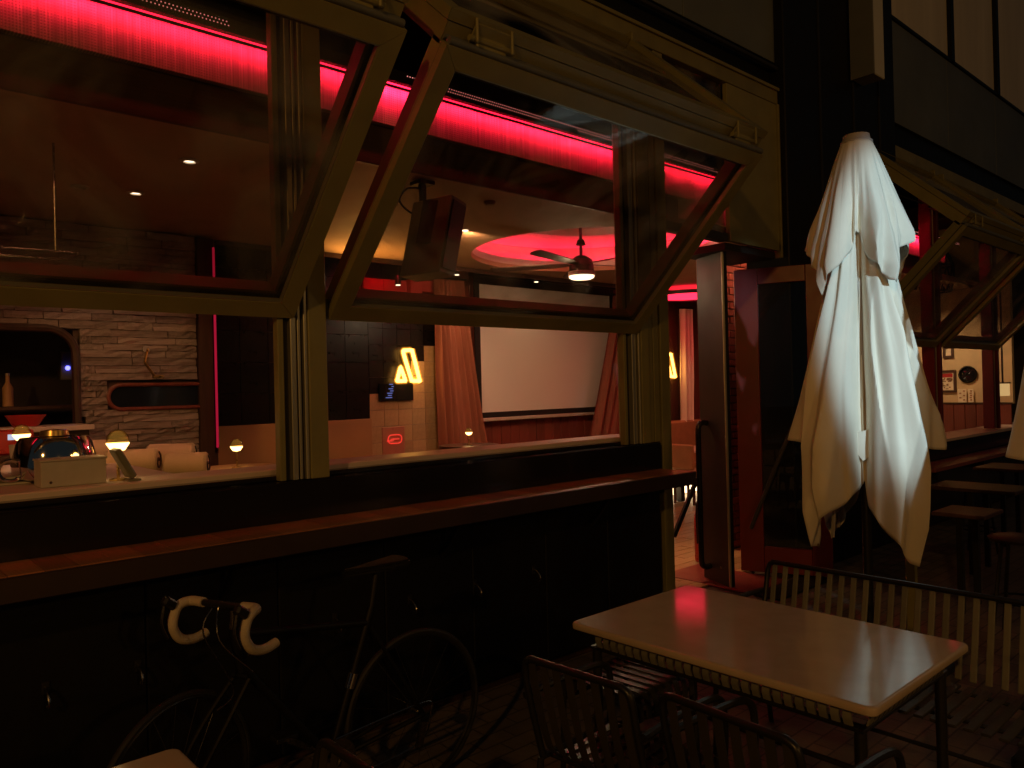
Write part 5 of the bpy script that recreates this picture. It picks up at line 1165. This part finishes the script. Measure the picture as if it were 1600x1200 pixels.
bm = NB(); tube(bm, [HT0, HT1], 0.019, 12); tube(bm, [HT0 + EZ * 0.02, BB], 0.018, 12); tube(bm, [HT1 - EZ * 0.02, ST - Vector((0.02, 0, 0.06))], 0.015, 12); tube(bm, [BB, ST], 0.016, 12)
for s in (-1, 1): tube(bm, [BB + Vector((0, s * 0.03, 0)), RW + Vector((0, s * 0.06, 0))], 0.010, 8); tube(bm, [ST - Vector((0.02, -s * 0.02, 0.07)), RW + Vector((0, s * 0.06, 0))], 0.008, 8)
part('frame', bm, M['black'], t, smooth=True)
bm = NB(); dF = Vector((math.cos(FY), math.sin(FY), 0)); nF = Vector((-dF.y, dF.x, 0))
for s in (-1, 1): tube(bm, smoothpath([HT0 - EZ * 0.02 + nF * (s * 0.035), lerp(HT0, FW, 0.45) + nF * (s * 0.05), FW + nF * (s * 0.05)], 4), 0.011, 8)
tube(bm, [HT0 - EZ * 0.015 - nF * 0.035, HT0 - EZ * 0.015 + nF * 0.035], 0.014, 8); part('fork', bm, M['black'], t, smooth=True)
bm = NB(); tube(bm, [HT1, HT1 + EZ * 0.09], 0.014, 10); SC = HT1 + Vector((-0.045, -0.02, 0.10)); tube(bm, [HT1 + EZ * 0.075, SC], 0.014, 10); part('stem', bm, M['steel'], t, smooth=True)
for s in (-1, 1):
    b = SC + nF * (s * 0.05)
    w1 = SC + nF * (s * 0.165); f1 = w1 - dF * 0.06; 
    bm = NB(); tube(bm, smoothpath([SC, b, w1 - nF * (s * 0.02), w1 - dF * 0.02], 4), 0.0125, 10); hb = part('handlebar', bm, M['blackmetal'], t, smooth=True)
    bm = NB(); tube(bm, smoothpath([SC + nF * (s * 0.09), w1 - nF * (s * 0.015), w1 - dF * 0.035 - EZ * 0.004, f1 - EZ * 0.025, f1 - dF * 0.012 - EZ * 0.075, f1 + dF * 0.02 - EZ * 0.125, f1 + dF * 0.08 - EZ * 0.145, f1 + dF * 0.14 - EZ * 0.14], 5), 0.0175, 12); part('bar_tape', bm, M['tape'], hb, smooth=True)
    bm = NB(); obox(bm, f1 - EZ * 0.005, f1 - dF * 0.05 + EZ * 0.03, 0.03, 0.035, (0, 0, 1), 0.008); tube(bm, smoothpath([f1 - dF * 0.045 + EZ * 0.015, f1 - dF * 0.06 - EZ * 0.05, f1 - dF * 0.035 - EZ * 0.11], 4), 0.006, 6); part('brake_lever', bm, M['blackmetal'], hb)
bm = NB(); tube(bm, smoothpath([SC - dF * 0.05, SC - dF * 0.09 - EZ * 0.08, HT0 - EZ * 0.05 - dF * 0.04, lerp(HT0, FW, 0.3) - dF * 0.03], 6), 0.003, 6); tube(bm, smoothpath([SC + nF * 0.02, SC - dF * 0.02 - EZ * 0.12, HT0 + Vector((0.03, -0.03, 0))], 5), 0.003, 6); part('cable', bm, M['steel'], t)
bm = NB(); tube(bm, [ST, ST + Vector((0.025, 0, 0.13))], 0.013, 10); part('seat_post', bm, M['blackmetal'], t, smooth=True)
SD = ST + Vector((0.03, 0, 0.145)); bm = NB(); pts = []
prism(bm, [SD + Vector((x, y, 0.008 * (x > 0.08))) for x, y in ((-0.15, -0.014), (-0.05, -0.022), (0.05, -0.05), (0.12, -0.07), (0.135, -0.04), (0.125, 0.0), (0.135, 0.04), (0.12, 0.07), (0.05, 0.05), (-0.05, 0.022), (-0.15, 0.014), (-0.158, 0))], EZ, 0.028); bmesh.ops.bevel(bm, geom=list(bm.edges), offset=0.008, segments=2, affect='EDGES'); part('saddle', bm, M['black'], t, smooth=True)
bm = NB(); tube(bm, [BB - EY * 0.06, BB + EY * 0.06], 0.02, 12); lathe(bm, [(0.05, 0), (0.085, 0), (0.085, 0.004), (0.05, 0.004), (0.05, 0)], BB - EY * 0.05, 36, EX, EZ, EY); obox(bm, BB - EY * 0.065, BB + Vector((0.14, -0.065, -0.09)), 0.012, 0.022); obox(bm, BB + EY * 0.065, BB + Vector((-0.14, 0.065, 0.09)), 0.012, 0.022); part('crankset', bm, M['steel'], t)
for e, s in ((Vector((0.14, -0.11, -0.09)), 1), (Vector((-0.14, 0.11, 0.09)), 1)):
    bm = NB(); box(bm, BB.x + e.x - 0.045, BB.x + e.x + 0.045, BB.y + e.y - 0.04, BB.y + e.y + 0.04, BB.z + e.z - 0.01, BB.z + e.z + 0.01, 0.004); part('pedal', bm, M['blackmetal'], t)
bm = NB(); tube(bm, smoothpath([BB + Vector((0, -0.05, 0.085)), RW + Vector((0, -0.05, 0.045)), RW + Vector((0.045, -0.05, 0)), RW + Vector((-0.03, -0.05, -0.12)), BB + Vector((0, -0.05, -0.085))], 6), 0.004, 6); part('chain', bm, M['steel'], t)
bm = NB(); obox(bm, RW + Vector((0.0, -0.06, -0.03)), RW + Vector((-0.03, -0.06, -0.13)), 0.015, 0.03); part('derailleur', bm, M['steel'], t)
bt = lerp(BB, HT0, 0.5) + Vector((0.03, 0, 0.05)); bm = NB(); tube(bm, [ST - (ST - BB) * 0.55, ST - (ST - BB) * 0.45], 0.02, 12); part('seat_tube_clamp', bm, M['chrome'], t, smooth=True)
